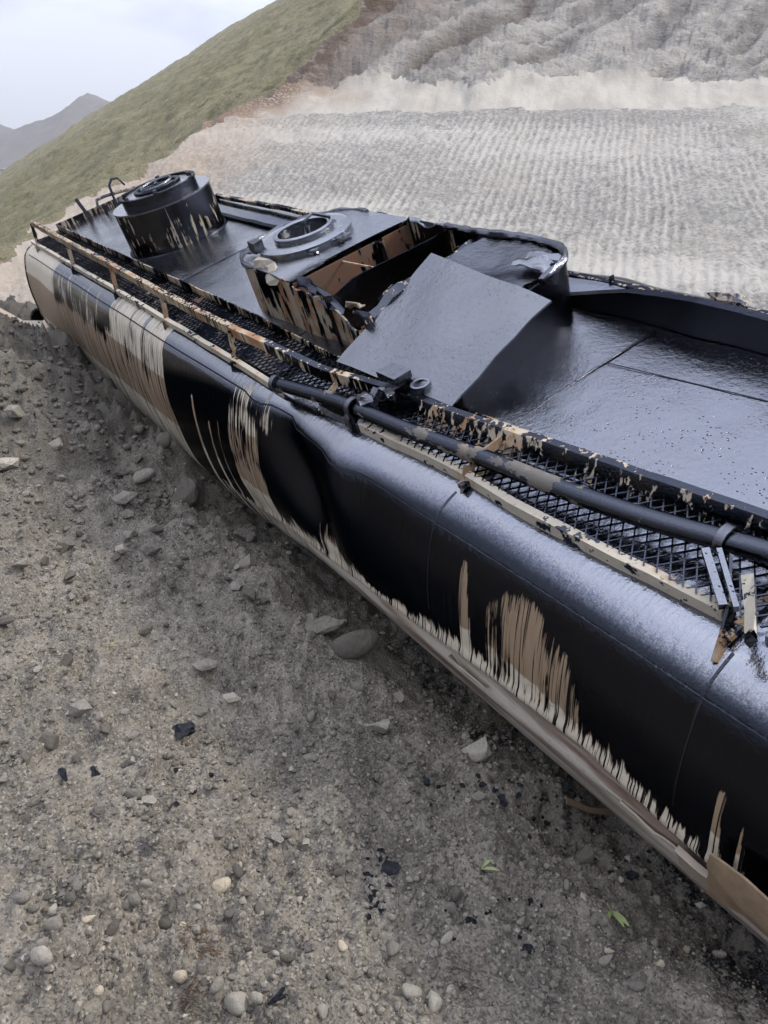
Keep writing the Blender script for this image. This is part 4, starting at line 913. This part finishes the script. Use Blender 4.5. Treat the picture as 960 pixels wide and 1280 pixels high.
def clods(n, seed, smin=.014, smax=.085, pw=3.4, bank=False, name='dirt_clods', label='crumbling clods of dug earth lying all over the bank'):
    g = np.random.default_rng(seed); var = []
    for k in range(8):
        rn_ = random.Random(300 + k); bm = bmesh.new()
        for i in range(20):
            v = Vector((rn_.gauss(0, 1), rn_.gauss(0, 1), rn_.gauss(0, 1))).normalized() * rn_.uniform(.75, 1); bm.verts.new((v.x * .5, v.y * .42, v.z * .36))
        r = bmesh.ops.convex_hull(bm, input=bm.verts[:]); bmesh.ops.delete(bm, geom=[q for q in r['geom_interior'] if isinstance(q, bmesh.types.BMVert)], context='VERTS')
        bmesh.ops.triangulate(bm, faces=bm.faces[:]); bm.verts.index_update()
        var.append((np.array([v.co[:] for v in bm.verts]), np.array([[v.index for v in f.verts] for f in bm.faces]))); bm.free()
    y = 1.0 * (9.5 / 1.0) ** (g.random(n) ** .6); x = -(g.random(n) * .85 - .3) * (y + .4)
    _, a, s_ = ground_base(x, y); w = (.55 + .6 * sstep(.6, 2.6, s_)) * (vnoise(x * 1.7, y * 1.7, 66) > .34)
    w = w * sstep(1.2, 3.0, s_ + .4 * a) if bank else w; k = (a > -.1) & (g.random(n) < w); x, y, a, s_ = x[k], y[k], a[k], s_[k]; z = ground_z(x, y); Vs, Fs, Ms = [], [], []; o = 0
    for i in range(len(x)):
        V, F = var[int(g.integers(8))]; sz = smin + smax * g.random() ** pw * (.4 + .6 * float(sstep(.6, 2.6, s_[i]))); th = g.random() * 6.28; c, q = math.cos(th), math.sin(th)
        P = np.c_[V[:, 0] * c - V[:, 1] * q, V[:, 0] * q + V[:, 1] * c, V[:, 2]] * sz + (x[i], y[i], z[i] + .08 * sz); Vs.append(P); Fs.append(F + o); o += len(P)
        Ms.append(np.full(len(P), np.clip(.65 * float(sstep(1.4, 4.0, s_[i])) + .35 * (g.random() - .5), 0, 1)))
    m_ = np_mesh(name, np.concatenate(Vs), np.concatenate(Fs), True); add_attr(m_, 'moist_shade', np.concatenate(Ms)); add_attr(m_, 'oil', np.zeros(o)); m_.materials.append(M['dirt'])
    tag(link(bpy.data.objects.new(name, m_)), label, 'clods', None, 'stuff')
clods(22000, 17)
clods(420, 19, .05, .20, 2.4, True, 'earth_lumps', 'big lumps of dark dug earth heaped along the bank')
gravel(75000, .0025, .011, 7.5, 3, GM, 'gravel')
gravel(11000, .006, .024, 9.0, 6, GM, 'pebbles')

# tar lumps and scrapes
LM = []
for i in range(5):
    b = MB().blob((0, 0, 0), (.5, .42, .28), 50 + i, 2, .35); o = b.build('tar_lump', M['tar_ground'], None, True, 0, False); LM.append(o.data); bpy.data.objects.remove(o)
TL = [(535, 978, 17, 'glossy black tar lump left of the oblong pale stone'), (627, 1002, 17, 'black tar lump below right of the oblong pale stone'), (706, 986, 17, 'bluish shining tar lump against the tank bottom'),
      (231, 914, 28, 'biggest tar coated clod on open dirt at the left middle'), (119, 968, 30, 'tar scrape lump, right one of two near the left edge'), (80, 972, 28, 'tar scrape lump, left one of two near the left edge'),
      (350, 1246, 34, 'long thin tar smear near the bottom edge'), (660, 1190, 17, 'flat shiny tar blot right of the light tan pebble'), (588, 1158, 18, 'grey blue tar lump above the light tan pebble'), (486, 1090, 26, 'wide tar splash in the middle foreground'),
      (789, 1095, 16, 'shining tar lump below the pale torn skirt')]
for px, py, w, lab in TL:
    q, t = at(px, py); s = w / FPX * t; o = bpy.data.objects.new('tar_lump', LM[random.randrange(5)]); link(o); tag(o, lab, 'tar lump')
    lng = 2.6 if 'thin' in lab or 'scrape' in lab else 1.0
    o.location = (q[0], q[1], q[2] + s * .05); o.scale = (s, s / lng, s * (.9 if lng == 1 else .35)); o.rotation_euler = (0, 0, {350: .7, 119: 2.2, 80: 2.2}.get(px, random.uniform(0, 6)))
rn = random.Random(8); spots = []
for cx, cy, sx, sy, n in ((620, 985, 75, 32, 34), (800, 1075, 60, 30, 20), (250, 985, 28, 20, 9), (470, 1110, 12, 48, 26), (640, 1150, 60, 34, 14), (880, 1120, 40, 25, 14), (700, 1010, 60, 25, 16)):
    for _ in range(n): spots.append((cx + rn.gauss(0, sx * .6), cy + rn.gauss(0, sy * .6), 4 + 8 * rn.random() ** 2))
for px, py, w in spots:
    q, t = at(px, py)
    if (q[0] - p0[0]) * ndir[0] + (q[1] - p0[1]) * ndir[1] < -.15: continue
    s = w / FPX * t; o = bpy.data.objects.new('tar_lump', LM[rn.randrange(5)]); link(o); tag(o, 'small splat of black tar on the gravel near the tank', 'tar lump', 'small tar splats on the gravel')
    o.location = (q[0], q[1], q[2] + s * .03); o.scale = (s, s * rn.uniform(.6, 1), s * .7); o.rotation_euler = (0, 0, rn.uniform(0, 6))

# bent rusted strip lying at the tank
pts = [at(*p)[0] for p in ((706, 1008), (735, 1022), (765, 1027), (812, 1032))]
g = [[tuple(p + np.array([0, -.022, .035 + .012 * (k % 2)])), tuple(p + np.array([0, 0, .05])), tuple(p + np.array([0, .022, .035]))] for k, p in enumerate(pts)]
tag(MB().sheet(g, .008).build('rusted_strip', M['barkrust'], None, True, 0, False), 'bent rusted metal strip sticking out from under the tank bottom', 'metal strip')

# green sprigs and a dead twig
def leaf_mat(name, c):
    t = NT(name); return t.set(Base_Color=t.mix(t.noise(20, 3), c, tuple(x * 1.5 for x in c)), Roughness=.6)
M['leaf'] = leaf_mat('green_leaf', (.20, .25, .10)); M['twig'] = leaf_mat('dry_twig', (.20, .15, .09)); M['moss'] = leaf_mat('dry_moss', (.10, .065, .04))
def sprig(px, py, size, label, n=5, twig=0.0, rz=0.0):
    q, t = at(px, py); r = empty('sprig', tuple(q)); tag(r, label, 'plant'); s = size / FPX * t; rn = random.Random(px)
    for k in range(n):
        a = rz + rn.uniform(-.9, .9); L = s * rn.uniform(.6, 1); d = Vector((math.cos(a), math.sin(a), .35)).normalized(); sd_ = Vector((-d.y, d.x, 0)).normalized() * L * .09
        gg = [[tuple(d * L * f + Vector((0, 0, .004 + .01 * math.sin(f * 3))) - sd_ * wd), tuple(d * L * f + Vector((0, 0, .007 + .01 * math.sin(f * 3))) + sd_ * wd)] for f, wd in ((.05, .15), (.35, .9), (.65, .9), (1, .1))]
        MB().sheet(gg, .001).build('leaf', M['leaf'], r, False, 0, False)
    if twig: MB().tube([(0, 0, .008), (-twig * s * .6, .01, .012), (-twig * s, -.005, .006)], .0025, 5).build('stem', M['twig'], r, True, 0, False)
    else: MB().tube([(0, 0, .004), (-.3 * s * math.cos(rz), -.3 * s * math.sin(rz), .006)], .002, 5).build('stem', M['leaf'], r, True, 0, False)
sprig(763, 1140, 36, 'fresh green sprig lying on gravel at lower right', 6, 0, -1.4)
sprig(600, 1090, 26, 'pale green sprig with a dry brown twig below the tank', 4, 1.4, -.3)
sprig(138, 813, 12, 'tiny green leaf on the bank far from the tank', 3, 0, .5)
def tuft(px, py, wpx, label, mat, n=60):
    q, t = at(px, py); s = wpx / FPX * t; mb = MB(); rn = random.Random(px)
    for _ in range(n):
        a = rn.uniform(0, 6.28); r0 = s * .5 * rn.random() ** .5; x, y = q[0] + r0 * math.cos(a), q[1] + r0 * math.sin(a); z = float(ground_z(np.array([x]), np.array([y]))[0])
        b = rn.uniform(0, 6.28); L = rn.uniform(.012, .035); mb.tube([(x, y, z), (x + L * .4 * math.cos(b), y + L * .4 * math.sin(b), z + L * .35), (x + L * math.cos(b), y + L * math.sin(b), z + L * .4)], .0012, 3)
    tag(mb.build('dry_moss', mat, None, False, 0, False), label, 'moss', None, 'stuff')
tuft(250, 1185, 46, 'dry brown moss between pebbles in the foreground', M['moss'], 160); tuft(240, 1240, 34, 'dry brown moss below the egg shaped stone', M['moss'], 90); tuft(585, 1215, 60, 'thin dry moss near the bottom middle', M['moss'], 110)
tuft(625, 905, 40, 'dry grass roots under the tank bottom', M['twig'], 60); tuft(322, 830, 26, 'dark weeds on the bank', M['moss'], 50)

# behind the earth bank at the far end: black pipe mouth, planks, pale sheets
def far_at(px, py, t): d = px_ray(px, py); return np.array([d[0] * t, d[1] * t, d[2] * t + CZ])
M['rubber'] = plain('black_rubber', (0.012, 0.012, 0.012), .3, .5)
M['wood'] = plain('weathered_board', (0.38, 0.30, 0.23), .3, .8)
c = far_at(53, 402, 10.6); ax = Vector((.25, .95, .05)).normalized()
mb = MB(); n = 28; s_ = ax.cross(Vector((0, 0, 1))).normalized(); t_ = s_.cross(ax)
for r0, r1 in ((.19, .165),):
    ringsO = [[tuple(Vector(c) + ax * d_ + (s_ * math.cos(2 * math.pi * k / n) + t_ * math.sin(2 * math.pi * k / n)) * rr_) for k in range(n)] for d_, rr_ in ((1.4, r0), (0, r0), (0, r1), (1.3, r1))]
    mb._loft(ringsO)
tag(mb.build('black_pipe', M['rubber'], None, True, 0, False), 'open black pipe end behind the earth bank at the far end of the tank', 'pipe')
def plank(a, b, w, th, label):
    tag(MB().bar(a, b, w, th, (0, 0, 1)).build('plank', M['wood'], None, False, .004, False), label, 'plank')
plank(far_at(-30, 372, 10.4), far_at(30, 405, 10.2), .09, .03, 'upper weathered board by the black pipe at the left edge')
plank(far_at(-30, 388, 10.2), far_at(22, 414, 10.0), .07, .03, 'lower weathered board by the black pipe at the left edge')
def far_sheet(px0, px1, py0, py1, t, label, mat, seed):
    rn = random.Random(seed); gg = []
    for i in range(7):
        gg.append([tuple(far_at(px0 + (px1 - px0) * i / 6, py0 + (py1 - py0) * j / 4, t - .25 * j / 4 + rn.uniform(-.03, .03))) for j in range(5)])
    tag(MB().sheet(gg, .01).build('crumpled_sheet', mat, None, False, 0, False), label, 'crumpled sheet')
far_sheet(18, 58, 401, 416, 9.9, 'grey pale crumpled sheet below the black pipe', M['pale_sheet'], 3)
M['peach'] = plain('pale_insulation', (0.60, 0.47, 0.37), .25, .85)
far_sheet(54, 82, 400, 426, 9.75, 'peach coloured crumpled sheet between black pipe and tank end', M['peach'], 5)

# ------------------------------------------------------------------ haze
hz = MB().box((-1400, -30, -45), (900, 2300, 420)).build('haze', M['tar'], None, False, 0, False)
hm = bpy.data.materials.new('haze_air'); hm.use_nodes = True; ht = hm.node_tree; ht.nodes.clear()
ho = ht.nodes.new('ShaderNodeOutputMaterial'); pv = ht.nodes.new('ShaderNodeVolumePrincipled'); pv.inputs['Density'].default_value = 0.00027
pv.inputs['Color'].default_value = (0.90, 0.93, 1.0, 1); pv.inputs['Anisotropy'].default_value = 0.2
ht.links.new(pv.outputs[0], ho.inputs['Volume']); hz.data.materials.clear(); hz.data.materials.append(hm); tag(hz, kind='stuff')
